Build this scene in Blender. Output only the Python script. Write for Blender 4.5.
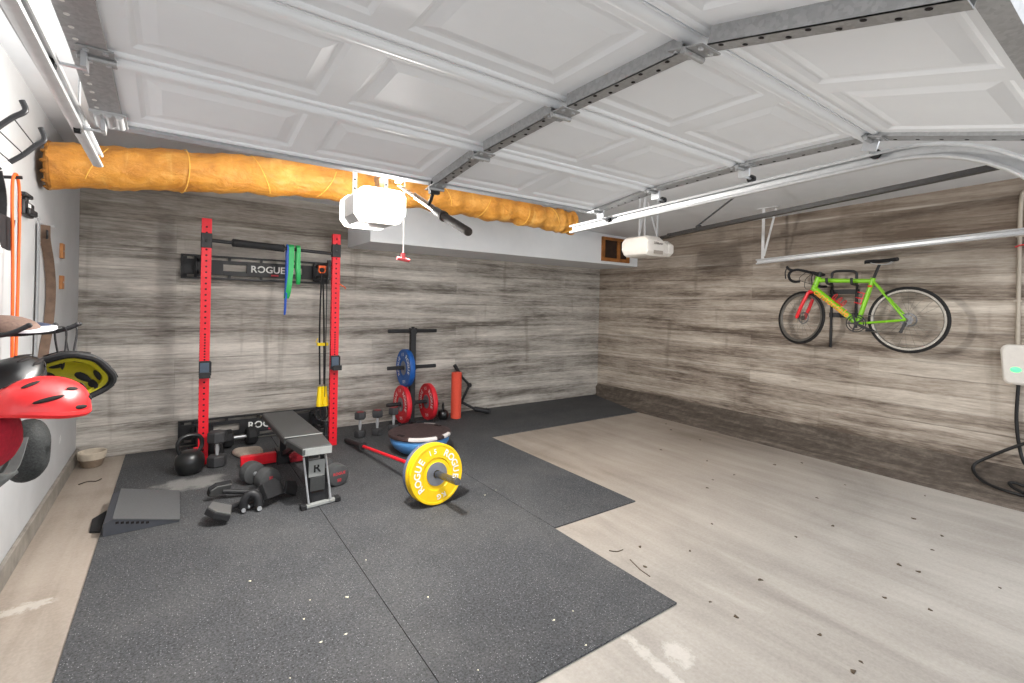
import bpy, bmesh, math, random
from mathutils import Vector, Matrix, Quaternion
random.seed(7)
PI = math.pi
C = bpy.context.scene.collection
S = bpy.context.scene
for o in list(bpy.data.objects): bpy.data.objects.remove(o)

# ------------------------------------------------------------------ camera
F = 475.86; YAW = 0.616; PITCH = -0.0059; ROLL = 0.0218; SHY = -34.24; CH = 1.488
cd = bpy.data.cameras.new('camera'); cam = bpy.data.objects.new('camera', cd); C.objects.link(cam)
fw = Vector((math.sin(YAW)*math.cos(PITCH), math.cos(YAW)*math.cos(PITCH), math.sin(PITCH)))
rt = Vector((math.cos(YAW), -math.sin(YAW), 0)); up = rt.cross(fw)
r2 = math.cos(ROLL)*rt + math.sin(ROLL)*up; u2 = -math.sin(ROLL)*rt + math.cos(ROLL)*up
M = Matrix((r2, u2, -fw)).transposed().to_4x4(); M.translation = (0, 0, CH)
cam.matrix_world = M
cd.sensor_width = 36; cd.sensor_fit = 'HORIZONTAL'; cd.lens = F/1024*36
cd.shift_x = -0.55/1024; cd.shift_y = SHY/1024; cd.clip_start = 0.02
S.camera = cam
# ------------------------------------------------------------------ light
w = bpy.data.worlds.new('sky'); S.world = w; w.use_nodes = True
bg = w.node_tree.nodes['Background']; bg.inputs['Color'].default_value = (0.93, 0.96, 1.0, 1); bg.inputs['Strength'].default_value = 1.35
LAMP = 145.0
S.view_settings.view_transform = 'Standard'; S.view_settings.look = 'None'; S.view_settings.gamma = 1
S.view_settings.use_curve_mapping = False
S.view_settings.exposure = 0.70
def light(name, loc, power, size=0.1, color=(1, .97, .92)):
    l = bpy.data.lights.new(name, 'POINT'); l.energy = power; l.shadow_soft_size = size; l.color = color
    o = bpy.data.objects.new(name, l); C.objects.link(o); o.location = loc; return o

# ------------------------------------------------------------------ materials
def s2l(c): return tuple(((v/255)/12.92 if v/255 <= .04045 else ((v/255+.055)/1.055)**2.4) for v in c) + (1,)
class N:
    def __init__(s, name):
        s.m = bpy.data.materials.new(name); s.m.use_nodes = True; s.t = s.m.node_tree; s.n = s.t.nodes; s.l = s.t.links
        s.p = s.n['Principled BSDF']
    def link(s, a, b): s.l.new(a, b)
    def val(s, inp, v):
        if hasattr(v, 'is_linked') or isinstance(v, bpy.types.NodeSocket): s.link(v, inp)
        else: inp.default_value = v
    def coord(s, kind='Object'): return s.n.new('ShaderNodeTexCoord').outputs[kind]
    def mapping(s, v, scale=(1, 1, 1), loc=(0, 0, 0), rot=(0, 0, 0)):
        n = s.n.new('ShaderNodeMapping'); s.link(v, n.inputs[0]); n.inputs['Scale'].default_value = scale
        n.inputs['Location'].default_value = loc; n.inputs['Rotation'].default_value = rot; return n.outputs[0]
    def sep(s, v): n = s.n.new('ShaderNodeSeparateXYZ'); s.link(v, n.inputs[0]); return n.outputs
    def comb(s, x, y, z=0):
        n = s.n.new('ShaderNodeCombineXYZ')
        for i, v in enumerate((x, y, z)): s.val(n.inputs[i], v)
        return n.outputs[0]
    def noise(s, v, scale, detail=4, rough=.6, dist=0):
        n = s.n.new('ShaderNodeTexNoise'); s.link(v, n.inputs['Vector']); n.inputs['Scale'].default_value = scale
        n.inputs['Detail'].default_value = detail; n.inputs['Roughness'].default_value = rough; n.inputs['Distortion'].default_value = dist
        return n.outputs[0]
    def ramp(s, f, a, b, ca=(0, 0, 0, 1), cb=(1, 1, 1, 1), mid=None):
        n = s.n.new('ShaderNodeValToRGB'); s.link(f, n.inputs[0]); e = n.color_ramp.elements
        e[0].position = a; e[0].color = ca; e[1].position = b; e[1].color = cb
        if mid: x = e.new(mid[0]); x.color = mid[1]
        return n.outputs[0]
    def mix(s, f, a, b, mode='MIX'):
        n = s.n.new('ShaderNodeMixRGB'); n.blend_type = mode; s.val(n.inputs[0], f)
        s.val(n.inputs[1], a); s.val(n.inputs[2], b); return n.outputs[0]
    def math(s, op, a, b=0, clamp=False):
        n = s.n.new('ShaderNodeMath'); n.operation = op; n.use_clamp = clamp; s.val(n.inputs[0], a); s.val(n.inputs[1], b); return n.outputs[0]
    def bump(s, h, strength=.3, dist=.01):
        n = s.n.new('ShaderNodeBump'); s.link(h, n.inputs['Height']); n.inputs['Strength'].default_value = strength
        n.inputs['Distance'].default_value = dist; s.link(n.outputs[0], s.p.inputs['Normal'])
    def color(s, c): s.val(s.p.inputs['Base Color'], c)
    def set(s, rough=.5, metal=0, spec=.5): s.p.inputs['Roughness'].default_value = rough; s.p.inputs['Metallic'].default_value = metal; s.p.inputs['Specular IOR Level'].default_value = spec
def mat(name, rgb, rough=.5, metal=0, var=.12, scale=30, bump=.05, spec=.4):
    k = N(name); c = s2l(rgb); v = k.coord()
    f = k.noise(v, scale, 4)
    d = tuple(x*(1-var) for x in c[:3])+(1,); l = tuple(min(1, x*(1+var)) for x in c[:3])+(1,)
    k.color(k.ramp(f, .3, .7, d, l)); k.set(rough, metal, spec)
    if bump: k.bump(f, bump, .004)
    return k.m
def glow(name, rgb, e, base=(255, 255, 255)):
    k = N(name); k.color(s2l(base)); k.p.inputs['Emission Color'].default_value = s2l(rgb); k.p.inputs['Emission Strength'].default_value = e
    v = k.coord(); k.link(k.ramp(k.noise(v, 20), 0, 1, (.3, .3, .3, 1), (.4, .4, .4, 1)), k.p.inputs['Roughness']); return k.m

def board_wall(name, axis, brown):
    k = N(name); p = k.sep(k.coord('Object')); u = p[axis]; z = p[2]
    wob = k.math('MULTIPLY', k.math('SUBTRACT', k.noise(k.comb(u, z), .8, 2), .5), .05)
    zz = k.math('ADD', z, wob)
    b = k.n.new('ShaderNodeTexBrick'); k.link(k.comb(u, zz), b.inputs['Vector'])
    b.inputs['Scale'].default_value = 1; b.inputs['Brick Width'].default_value = 3.1; b.inputs['Row Height'].default_value = .147
    b.inputs['Mortar Size'].default_value = .0035; b.inputs['Mortar Smooth'].default_value = .6; b.offset = .37; b.offset_frequency = 3
    b.inputs['Color1'].default_value = (0, 0, 0, 1); b.inputs['Color2'].default_value = (1, 1, 1, 1); b.inputs['Mortar'].default_value = (.5, .5, .5, 1)
    b.inputs['Bias'].default_value = 0
    board = b.outputs[0]; mort = b.outputs[1]
    streak = k.noise(k.mapping(k.comb(u, z), (.7, 7, 1)), 1.1, 7, .66, 1.1)
    streak2 = k.noise(k.mapping(k.comb(u, z), (.16, 5.2, 1), (3, 1, 0)), 1.2, 4, .65, .5)
    fine = k.noise(k.mapping(k.comb(u, z), (5, 42, 1)), 1.6, 6, .7)
    blot = k.noise(k.mapping(k.comb(u, z), (1, 1.8, 1), (7, 3, 1)), 1.5, 5, .6)
    f = k.math('ADD', k.math('MULTIPLY', streak, .45), k.math('MULTIPLY', streak2, .68))
    f = k.math('ADD', f, k.math('MULTIPLY', fine, .36))
    f = k.math('ADD', f, k.math('MULTIPLY', board, .09))
    f = k.math('ADD', f, k.math('MULTIPLY', blot, .30))
    f = k.math('SUBTRACT', f, .655)
    if brown:
        dk, md, lt = s2l((104, 92, 82)), s2l((170, 158, 145)), s2l((218, 208, 195))
    else:
        dk, md, lt = s2l((112, 106, 99)), s2l((178, 172, 164)), s2l((226, 220, 211))
    col = k.ramp(f, .13, .47, dk, lt, (.28, md))
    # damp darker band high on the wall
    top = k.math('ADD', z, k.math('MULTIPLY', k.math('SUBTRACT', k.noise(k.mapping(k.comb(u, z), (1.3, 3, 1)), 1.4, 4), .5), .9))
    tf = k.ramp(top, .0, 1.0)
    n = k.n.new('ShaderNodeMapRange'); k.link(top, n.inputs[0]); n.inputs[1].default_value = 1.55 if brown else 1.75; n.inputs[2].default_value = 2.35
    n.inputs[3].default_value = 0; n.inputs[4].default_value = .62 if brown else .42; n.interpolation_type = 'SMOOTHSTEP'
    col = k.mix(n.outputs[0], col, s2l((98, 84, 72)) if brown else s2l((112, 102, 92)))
    # short dark vertical stains / form marks
    vs = k.noise(k.mapping(k.comb(u, z), (5.5, .6, 1), (2, 9, 0)), 1, 3, .6)
    col = k.mix(k.math('MULTIPLY', k.ramp(vs, .60, .72), .38), col, s2l((104, 94, 82)))
    kn = k.n.new('ShaderNodeTexVoronoi'); k.link(k.mapping(k.comb(u, z), (1.3, 3.4, 1)), kn.inputs['Vector']); kn.inputs['Scale'].default_value = 1.3
    col = k.mix(k.math('MULTIPLY', k.ramp(kn.outputs['Distance'], .03, .10, (1, 1, 1, 1), (0, 0, 0, 1)), .5), col, s2l((88, 80, 72)))
    # white chips
    wc = k.noise(k.mapping(k.comb(u, z), (7, 9, 1), (4, 4, 4)), 1.3, 5, .75)
    col = k.mix(k.math('MULTIPLY', k.ramp(wc, .72, .76), .75), col, s2l((222, 214, 202)))
    fr = k.math('FRACT', k.math('DIVIDE', zz, .147))
    ln = k.math('MULTIPLY', k.ramp(fr, .015, .075, (1, 1, 1, 1), (0, 0, 0, 1)), k.ramp(k.noise(k.mapping(k.comb(u, z), (.9, 7, 1), (5, 2, 0)), 1.2, 3), .40, .62))
    col = k.mix(k.math('MULTIPLY', ln, .62), col, s2l((78, 70, 62)))
    lt2 = k.math('MULTIPLY', k.ramp(fr, .10, .2, (1, 1, 1, 1), (0, 0, 0, 1)), k.ramp(k.noise(k.mapping(k.comb(u, z), (.7, 7, 1), (1, 8, 0)), 1.2, 3), .52, .66))
    col = k.mix(k.math('MULTIPLY', lt2, .35), col, s2l((224, 217, 206)))
    col = k.mix(k.math('MULTIPLY', mort, .12), col, s2l((74, 67, 60)))
    k.color(col); k.set(.85, 0, .2)
    k.bump(k.math('ADD', k.math('MULTIPLY', f, .8), k.math('MULTIPLY', ln, -.6)), .5, .012)
    return k.m
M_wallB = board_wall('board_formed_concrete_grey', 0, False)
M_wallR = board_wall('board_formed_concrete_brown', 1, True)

def floor_mat():
    k = N('brushed_concrete'); v = k.coord(); p = k.sep(v)
    broad = k.noise(k.mapping(v, (.5, .5, 1), (0, 0, 0), (0, 0, .5)), 1.4, 5, .6, .6)
    br = k.noise(k.mapping(v, (4.0, .5, 1), (0, 0, 0), (0, 0, -.75)), 1.4, 5, .65, .5)
    fine = k.noise(v, 60, 5, .7)
    f = k.math('ADD', k.math('MULTIPLY', broad, .5), k.math('ADD', k.math('MULTIPLY', br, .35), k.math('MULTIPLY', fine, .22)))
    col = k.ramp(f, .38, .70, s2l((132, 121, 110)), s2l((178, 168, 157)), (.53, s2l((158, 147, 136))))
    # greyer cement near the opening
    n = k.n.new('ShaderNodeMapRange'); d = k.math('ADD', p[1], k.math('MULTIPLY', broad, 1.2)); k.link(k.math('SUBTRACT', d, k.math('MULTIPLY', p[0], .0)), n.inputs[0])
    n.inputs[1].default_value = 1.9; n.inputs[2].default_value = 3.6; n.inputs[3].default_value = .8; n.inputs[4].default_value = 0
    col = k.mix(n.outputs[0], col, k.ramp(f, .38, .68, s2l((142, 137, 131)), s2l((190, 185, 178))))
    sp = k.noise(v, 9, 6, .8)
    col = k.mix(k.math('MULTIPLY', k.ramp(sp, .66, .72), .4), col, s2l((132, 122, 112)))
    for (cx_, cy_, ax_, ay_, an) in ((1.665, 1.27, .035, .22, .1), (1.785, 1.23, .07, .08, 0), (-.58, 3.15, .13, .05, .0), (.0, 0, .01, .01, 0)):
        q = k.mapping(v, (1/ax_, 1/ay_, 1)); n2 = k.n.new('ShaderNodeVectorRotate'); n2.rotation_type = 'Z_AXIS'; n2.inputs['Angle'].default_value = an
        sub = k.n.new('ShaderNodeVectorMath'); sub.operation = 'SUBTRACT'; k.link(v, sub.inputs[0]); sub.inputs[1].default_value = (cx_, cy_, 0); k.link(sub.outputs[0], n2.inputs['Vector'])
        pp = k.sep(n2.outputs[0]); dd_ = k.math('ADD', k.math('POWER', k.math('DIVIDE', pp[0], ax_), 2), k.math('POWER', k.math('DIVIDE', pp[1], ay_), 2))
        dd_ = k.math('ADD', dd_, k.math('MULTIPLY', k.math('SUBTRACT', k.noise(v, 13, 6, .8), .5), 5.0))
        col = k.mix(k.math('MULTIPLY', k.ramp(dd_, .35, 1.2, (1, 1, 1, 1), (0, 0, 0, 1)), .34), col, s2l((222, 218, 212)))
    k.color(col); k.set(.75, 0, .3); k.bump(f, .25, .01); return k.m
M_floor = floor_mat()
def rubber_mat():
    k = N('speckled_rubber'); v = k.coord()
    g = k.noise(v, 95, 4, .8); b = k.noise(v, 1.7, 4, .6)
    col = k.ramp(g, .3, .75, s2l((24, 25, 27)), s2l((96, 97, 100)))
    vo = k.n.new('ShaderNodeTexVoronoi'); k.link(v, vo.inputs['Vector']); vo.inputs['Scale'].default_value = 105
    sel = k.math('MULTIPLY', k.ramp(vo.outputs['Distance'], .14, .26, (1, 1, 1, 1), (0, 0, 0, 1)), k.ramp(k.sep(vo.outputs['Color'])[0], .62, .66))
    col = k.mix(k.math('MULTIPLY', sel, .8), col, s2l((158, 160, 162)))
    dust = k.ramp(b, .42, .72)
    col = k.mix(k.math('MULTIPLY', dust, .10), col, s2l((150, 148, 144)))
    # chalk smear beside the kettlebell
    p = k.sep(v)
    cx = k.math('POWER', k.math('DIVIDE', k.math('SUBTRACT', p[0], .12), .28), 2); cy = k.math('POWER', k.math('DIVIDE', k.math('SUBTRACT', p[1], 4.55), .16), 2)
    rr = k.math('ADD', k.math('ADD', cx, cy), k.math('MULTIPLY', k.math('SUBTRACT', k.noise(v, 7, 5), .5), 2.6))
    col = k.mix(k.math('MULTIPLY', k.ramp(rr, .35, 1.0, (1, 1, 1, 1), (0, 0, 0, 1)), .45), col, s2l((176, 174, 170)))
    k.color(col); k.set(.8, 0, .3); k.bump(g, .5, .004); return k.m
M_rub = rubber_mat()
def white_mat(name, c1, c2, rough=.6, sc=2.5):
    k = N(name); v = k.coord(); f = k.noise(v, sc, 4); k.color(k.ramp(f, .3, .7, s2l(c1), s2l(c2))); k.set(rough, 0, .3)
    k.bump(k.noise(v, 120, 3), .06, .003); return k.m
M_paint = white_mat('white_wall_paint', (180, 181, 182), (192, 193, 194))
M_ceil = white_mat('white_ceiling_paint', (218, 221, 225), (228, 230, 233))
M_door = white_mat('white_enamel_door', (238, 241, 245), (244, 247, 250), .45)
M_sof = white_mat('soffit_paint', (222, 225, 228), (232, 234, 236))
def galv():
    k = N('galvanised_steel'); v = k.coord()
    vo = k.n.new('ShaderNodeTexVoronoi'); k.link(v, vo.inputs['Vector']); vo.inputs['Scale'].default_value = 110
    f = k.math('ADD', k.math('MULTIPLY', k.sep(vo.outputs['Color'])[0], .4), k.math('MULTIPLY', k.noise(v, 14), .6))
    k.color(k.ramp(f, .2, .85, s2l((162, 163, 164)), s2l((188, 189, 190)))); k.set(.45, .55, .5); return k.m
M_galv = galv()
M_galv2 = mat('bright_galvanised_track', (206, 207, 208), .38, .35, .06)
def bank():
    k = N('dirty_footing_concrete'); v = k.coord()
    f = k.math('ADD', k.math('MULTIPLY', k.noise(k.mapping(v, (6, 1, 3)), 1.5, 7, .75, .6), .75), k.math('MULTIPLY', k.noise(v, 14, 5, .7), .35))
    k.color(k.ramp(f, .36, .80, s2l((60, 54, 49)), s2l((146, 135, 124)), (.56, s2l((98, 89, 81))))); k.set(.9, 0, .2); k.bump(f, .8, .03); return k.m
M_bank = bank()
def duct():
    k = N('golden_fibre_wrap'); v = k.coord()
    f = k.noise(k.mapping(v, (2, 3, 3)), 1.6, 6, .65, 1.0)
    col = k.ramp(f, .25, .78, s2l((168, 104, 34)), s2l((232, 174, 92)), (.52, s2l((208, 142, 54))))
    st = k.noise(k.mapping(v, (12, 2, 2)), 1.0, 4, .6, .5)
    col = k.mix(k.math('MULTIPLY', k.ramp(st, .58, .75), .35), col, s2l((255, 222, 140)))
    dk = k.noise(v, 4.5, 4, .6); col = k.mix(k.math('MULTIPLY', k.ramp(dk, .64, .74), .45), col, s2l((132, 84, 24)))
    k.color(col); k.set(.42, 0, .5); k.bump(k.noise(k.mapping(v, (3, 6, 6)), 3, 5, .7, .8), .7, .03); return k.m
M_duct = duct()
M_red = mat('red_powder_coat', (226, 28, 44), .4, 0, .06)
M_hole = mat('dark_hole', (22, 14, 14), .8, 0, .05, bump=0)
M_blk = mat('black_powder_coat', (38, 38, 40), .5, 0, .15)
M_blk2 = mat('matte_black_rubber', (30, 30, 32), .75, 0, .2, 60)
M_dkg = mat('charcoal_vinyl', (62, 63, 63), .5, 0, .08, 80)
M_gry = mat('light_grey_edge', (150, 152, 150), .5, 0, .06)
M_chr = mat('chrome', (206, 208, 211), .3, .6, .04, bump=0)
M_yel = mat('yellow_bumper', (240, 196, 12), .45, 0, .06)
M_blu = mat('blue_bumper', (24, 84, 158), .45, 0, .08)
M_rbp = mat('red_bumper', (206, 36, 48), .45, 0, .08)
M_ltr = mat('white_lettering', (238, 238, 234), .5, 0, .03, bump=0)
M_rltr = mat('red_lettering', (205, 52, 62), .5, 0, .05, bump=0)
M_stl = mat('grey_steel_insert', (130, 132, 138), .4, .5, .06)
M_grn = mat('green_band', (42, 168, 88), .5, 0, .12)
M_blb = mat('blue_band', (24, 84, 190), .5, 0, .1)
M_org = mat('orange_plastic', (226, 92, 30), .5, 0, .08)
M_coral = mat('coral_foam', (224, 84, 62), .8, 0, .08, 90)
M_dome = mat('blue_vinyl_dome', (86, 146, 206), .35, 0, .05)
M_boso = mat('worn_black_platform', (58, 44, 44), .6, 0, .6, 28)
M_ygr = mat('yellow_grip', (240, 208, 20), .5, 0, .06)
M_lime = mat('lime_green_frame_paint', (136, 206, 28), .3, 0, .05, spec=.6)
M_fork = mat('red_fork_paint', (232, 36, 46), .3, 0, .05, spec=.6)
M_dec = mat('orange_yellow_decal', (242, 150, 20), .4, 0, .25, 40, 0)
M_tire = mat('black_tyre', (28, 27, 27), .75, 0, .2)
M_rim = mat('grey_rim', (120, 116, 110), .35, .5, .1)
M_wplas = mat('white_plastic', (232, 230, 226), .4, 0, .03)
M_wshell = mat('warm_white_shell', (222, 216, 208), .4, 0, .04)
M_wood = mat('varnished_wood', (150, 96, 48), .5, 0, .35, 12)
M_wood2 = mat('pale_wood_block', (176, 120, 72), .6, 0, .2, 18)
M_dark = mat('dark_opening', (48, 32, 22), .8, 0, .4, 10)
M_helm = mat('glossy_red_helmet', (222, 34, 38), .36, 0, .05, spec=.7)
M_pink = mat('crimson_fabric', (190, 34, 56), .75, 0, .15, 60, .3)
M_olive = mat('yellow_green_liner', (160, 152, 18), .5, 0, .15)
M_slate = mat('slate_fabric', (70, 72, 72), .8, 0, .12, 50, .3)
M_mesh = mat('black_mesh_fabric', (46, 48, 48), .7, 0, .6, 140, .5)
M_leath = mat('brown_leather', (104, 84, 70), .6, 0, .25, 20, .2)
M_towel = mat('beige_towel', (172, 160, 148), .95, 0, .15, 60, .5)
M_pot = mat('glazed_clay', (196, 184, 166), .5, 0, .12)
M_pot2 = mat('brown_clay', (128, 112, 96), .6, 0, .15)
M_leaf = mat('dry_leaf', (84, 70, 56), .8, 0, .4, 30)
M_chip = mat('pale_leaf', (222, 218, 190), .8, 0, .1, 30)
M_cable = mat('black_cable', (22, 22, 23), .5, 0, .1)
M_pipe = mat('painted_conduit', (176, 166, 152), .5, .2, .06)
M_wcap = mat('white_cap_fabric', (222, 224, 228), .8, 0, .05)
M_ncap = mat('navy_cap_fabric', (44, 52, 74), .8, 0, .1)
M_dome_w = mat('pale_strip', (214, 208, 206), .5, 0, .08)
M_lens = glow('lit_lens', (255, 250, 240), 1.6)
M_led = glow('green_led', (40, 235, 110), 1.1, (120, 235, 160))

# ------------------------------------------------------------------ mesh builder
V = Vector
_glyph = {}
def glyphs(txt, size=1.0):
    key = txt
    if key not in _glyph:
        cu = bpy.data.curves.new('g', 'FONT'); cu.body = txt; cu.size = 1; cu.align_x = 'CENTER'; cu.align_y = 'CENTER'; cu.resolution_u = 3; cu.offset = .022
        o = bpy.data.objects.new('g', cu); C.objects.link(o)
        me = bpy.data.meshes.new_from_object(o.evaluated_get(bpy.context.evaluated_depsgraph_get()))
        _glyph[key] = ([v.co.copy() for v in me.vertices], [tuple(p.vertices) for p in me.polygons])
        bpy.data.objects.remove(o); bpy.data.curves.remove(cu); bpy.data.meshes.remove(me)
    return _glyph[key]
def frame(axis):
    a = V(axis).normalized(); r = V((0, 0, 1)) if abs(a.z) < .95 else V((1, 0, 0))
    x = r.cross(a).normalized(); y = a.cross(x).normalized(); return x, y, a
class B:
    def __init__(s): s.bm = bmesh.new()
    def _f(s, vs, m):
        try: f = s.bm.faces.new(vs); f.material_index = m; return f
        except ValueError: return None
    def poly(s, pts, m=0): return s._f([s.bm.verts.new(p) for p in pts], m)
    def box(s, c, d, rot=None, m=0):
        R = rot.to_matrix() if isinstance(rot, Quaternion) else (rot if rot is not None else Matrix.Identity(3))
        c = V(c); vs = []
        for i in (-1, 1):
            for j in (-1, 1):
                for k in (-1, 1): vs.append(s.bm.verts.new(c + R @ V((i*d[0]/2, j*d[1]/2, k*d[2]/2))))
        for q in ((0, 1, 3, 2), (4, 6, 7, 5), (0, 4, 5, 1), (2, 3, 7, 6), (0, 2, 6, 4), (1, 5, 7, 3)): s._f([vs[i] for i in q], m)
        return s
    def bb(s, a, b, m=0):
        a = V(a); b = V(b); return s.box((a+b)/2, tuple(abs(x) for x in (b-a)), None, m)
    def beam(s, a, b, w, h, m=0, upv=(0, 0, 1)):
        a = V(a); b = V(b); z = (b-a); L = z.length; z.normalize(); x = V(upv).cross(z)
        if x.length < 1e-4: x = V((1, 0, 0)).cross(z)
        x.normalize(); y = z.cross(x); R = Matrix((x, y, z)).transposed(); return s.box((a+b)/2, (w, h, L), R, m)
    def loft(s, rings, m=0, caps=True, closed=True, loop=False):
        vr = [[s.bm.verts.new(p) for p in r] for r in rings]; n = len(vr[0])
        prs = list(zip(vr[:-1], vr[1:])) + ([(vr[-1], vr[0])] if loop else [])
        for a, b in prs:
            for i in range(n if closed else n-1):
                j = (i+1) % n; s._f([a[i], a[j], b[j], b[i]], m)
        if caps and not loop and closed:
            s._f(list(reversed(vr[0])), m); s._f(vr[-1], m)
        return s
    def cyl(s, a, b, r, rb=None, n=20, m=0, caps=True):
        a = V(a); b = V(b); x, y, z = frame(b-a); rb = r if rb is None else rb
        return s.loft([[p + (x*math.cos(t)+y*math.sin(t))*q for t in [2*PI*i/n for i in range(n)]] for p, q in ((a, r), (b, rb))], m, caps)
    def lathe(s, prof, o=(0, 0, 0), axis=(0, 0, 1), n=32, m=0, caps=True):
        o = V(o); x, y, z = frame(axis)
        return s.loft([[o + z*h + (x*math.cos(t)+y*math.sin(t))*max(r, 1e-4) for t in [2*PI*i/n for i in range(n)]] for r, h in prof], m, caps)
    def ell(s, c, r, n=20, k=12, m=0, R=None):
        R = R or Matrix.Identity(3); c = V(c)
        rings = []
        for j in range(k+1):
            a = -PI/2 + PI*j/k; q = max(math.cos(a), 1e-3)
            rings.append([c + R @ V((r[0]*q*math.cos(t), r[1]*q*math.sin(t), r[2]*math.sin(a))) for t in [2*PI*i/n for i in range(n)]])
        return s.loft(rings, m)
    def tube(s, pts, r, n=8, m=0, smooth=0, closed=False, flat=None):
        pts = [V(p) for p in pts]
        if smooth:
            out = []; L = len(pts)
            rng = range(L if closed else L-1)
            for i in rng:
                p0 = pts[(i-1) % L] if closed or i > 0 else pts[0]; p1 = pts[i]; p2 = pts[(i+1) % L]; p3 = pts[(i+2) % L] if closed or i+2 < L else pts[-1]
                for k in range(smooth):
                    t = k/smooth; out.append(.5*((2*p1)+(p2-p0)*t+(2*p0-5*p1+4*p2-p3)*t*t+(3*p1-p0-3*p2+p3)*t**3))
            if not closed: out.append(pts[-1])
            pts = out
        L = len(pts); rings = []; prev = None
        for i, p in enumerate(pts):
            if closed: d = pts[(i+1) % L]-pts[i-1]
            else: d = pts[min(i+1, L-1)]-pts[max(i-1, 0)]
            d.normalize()
            if prev is None: x, y, z = frame(d)
            else: x = (prev - d*prev.dot(d)).normalized(); y = d.cross(x)
            prev = x; rr = r[i*len(r)//L] if isinstance(r, (list, tuple)) and not flat else r
            if flat: rings.append([p + x*flat[0]*cx + y*flat[1]*cy for cx, cy in ((-1, -1), (1, -1), (1, 1), (-1, 1))])
            else: rings.append([p + (x*math.cos(t)+y*math.sin(t))*rr for t in [2*PI*k/n for k in range(n)]])
        return s.loft(rings, m, True, True, closed)
    def prism(s, pts, o, x, y, d, m=0):
        o = V(o); x = V(x); y = V(y); dd = V(d); a = [o + x*p[0] + y*p[1] for p in pts]; return s.loft([a, [q+dd for q in a]], m)
    def torus(s, c, axis, R, r, n=40, k=10, m=0):
        x, y, z = frame(axis); c = V(c)
        return s.loft([[c + (x*math.cos(t)+y*math.sin(t))*(R+r*math.cos(q)) + z*r*math.sin(q) for q in [2*PI*j/k for j in range(k)]] for t in [2*PI*i/n for i in range(n)]], m, False, True, True)
    def text(s, txt, o, x, y, size, m=0, lift=.001):
        vs, fs = glyphs(txt); o = V(o); x = V(x).normalized(); y = V(y).normalized(); z = x.cross(y)
        nv = [s.bm.verts.new(o + x*v.x*size + y*v.y*size + z*lift) for v in vs]
        for f in fs: s._f([nv[i] for i in f], m)
        return s
    def make(s, name, mats, parent=None, world=True, bevel=0, smooth=True, angle=35, seg=2):
        bm = s.bm
        if parent is not None and world: bmesh.ops.translate(bm, verts=bm.verts, vec=-parent.location)
        bmesh.ops.recalc_face_normals(bm, faces=bm.faces)
        me = bpy.data.meshes.new(name); bm.to_mesh(me); bm.free()
        if not isinstance(mats, (list, tuple)): mats = [mats]
        for x in mats: me.materials.append(x)
        if smooth: me.shade_smooth(); me.set_sharp_from_angle(angle=math.radians(angle))
        o = bpy.data.objects.new(name, me); C.objects.link(o)
        if parent is not None: o.parent = parent
        if bevel:
            q = o.modifiers.new('bevel', 'BEVEL'); q.width = bevel; q.segments = seg; q.limit_method = 'ANGLE'; q.angle_limit = math.radians(40)
        return o
def tag(o, label, cat, group=None):
    o['label'] = label; o['category'] = cat
    if group: o['group'] = group
    return o
def struct(o): o['kind'] = 'structure'; return o
def thing(name, label, cat, loc, group=None, rot=0):
    o = bpy.data.objects.new(name, None); C.objects.link(o); o.location = loc; o.rotation_euler = (0, 0, rot); o.empty_display_size = .1
    return tag(o, label, cat, group)
def kids(o): return [c for c in bpy.data.objects if c.parent == o]
def dup(o, loc, label=None, rot=None):
    r = o.copy(); C.objects.link(r); r.location = loc
    if rot is not None: r.rotation_euler = rot
    if label: r['label'] = label
    for c in kids(o):
        d = c.copy(); C.objects.link(d); d.parent = r
        for g in kids(c): h = g.copy(); C.objects.link(h); h.parent = d
    return r
def place(o, loc, rot=(0, 0, 0)): o.location = loc; o.rotation_euler = rot; return o

# ================================================================== SETTING
XL, XR, YB = -.71, 5.82, 5.70
def ceil_z(x, y): return 2.785 - .03*y - .018*x
def plane_poly(): pass
b = B(); b.bb((-3, -7, -.2), (8, 5.9, 0)); struct(b.make('floor', M_floor, smooth=False))
b = B(); b.bb((XL-.2, YB, 0), (XR+.2, YB+.2, 2.9)); struct(b.make('wall_back', M_wallB, smooth=False))
b = B(); b.bb((XR, -.1, 0), (XR+.2, YB, 2.9)); struct(b.make('wall_right', M_wallR, smooth=False))
b = B(); b.bb((XL-.2, -.1, 0), (XL, YB, 2.95)); struct(b.make('wall_left', M_paint, smooth=False))
b = B()
q = [(XL, -.1), (XR, -.1), (XR, YB), (XL, YB)]
b.loft([[V((x, y, ceil_z(x, y))) for x, y in q], [V((x, y, 3.0)) for x, y in q]]); struct(b.make('ceiling', M_ceil, smooth=False))
b = B(); b.bb((XL, -.1, 0), (XL+.022, YB, .115)); struct(b.make('baseboard_left', mat('grey_kerb_concrete', (138, 132, 124), .85, 0, .25, 8, .3), bevel=.004))
# sloped dirty footing along the right wall
b = B()
ys = [-.1, .7, 1.4, 2.2, 3.0, 3.7, 4.3, 4.45, 4.8, 5.2, 5.69]
def toe(y): return 5.24 + .028*y if y <= 4.45 else 5.36 + (y-4.45)/(5.69-4.45)*.40
rings = []
for y in ys:
    t = toe(y); hh = .205 - .012*(y/5.7)
    rings.append([V((t, y, 0)), V((t+.015, y, .012)), V((t+(XR-t)*.45, y, .05)), V((XR-.05, y, hh*.72)), V((XR-.002, y, hh)), V((XR-.002, y, 0))])
b.loft(rings); struct(b.make('trim_1', M_bank, smooth=True, angle=60))
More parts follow.
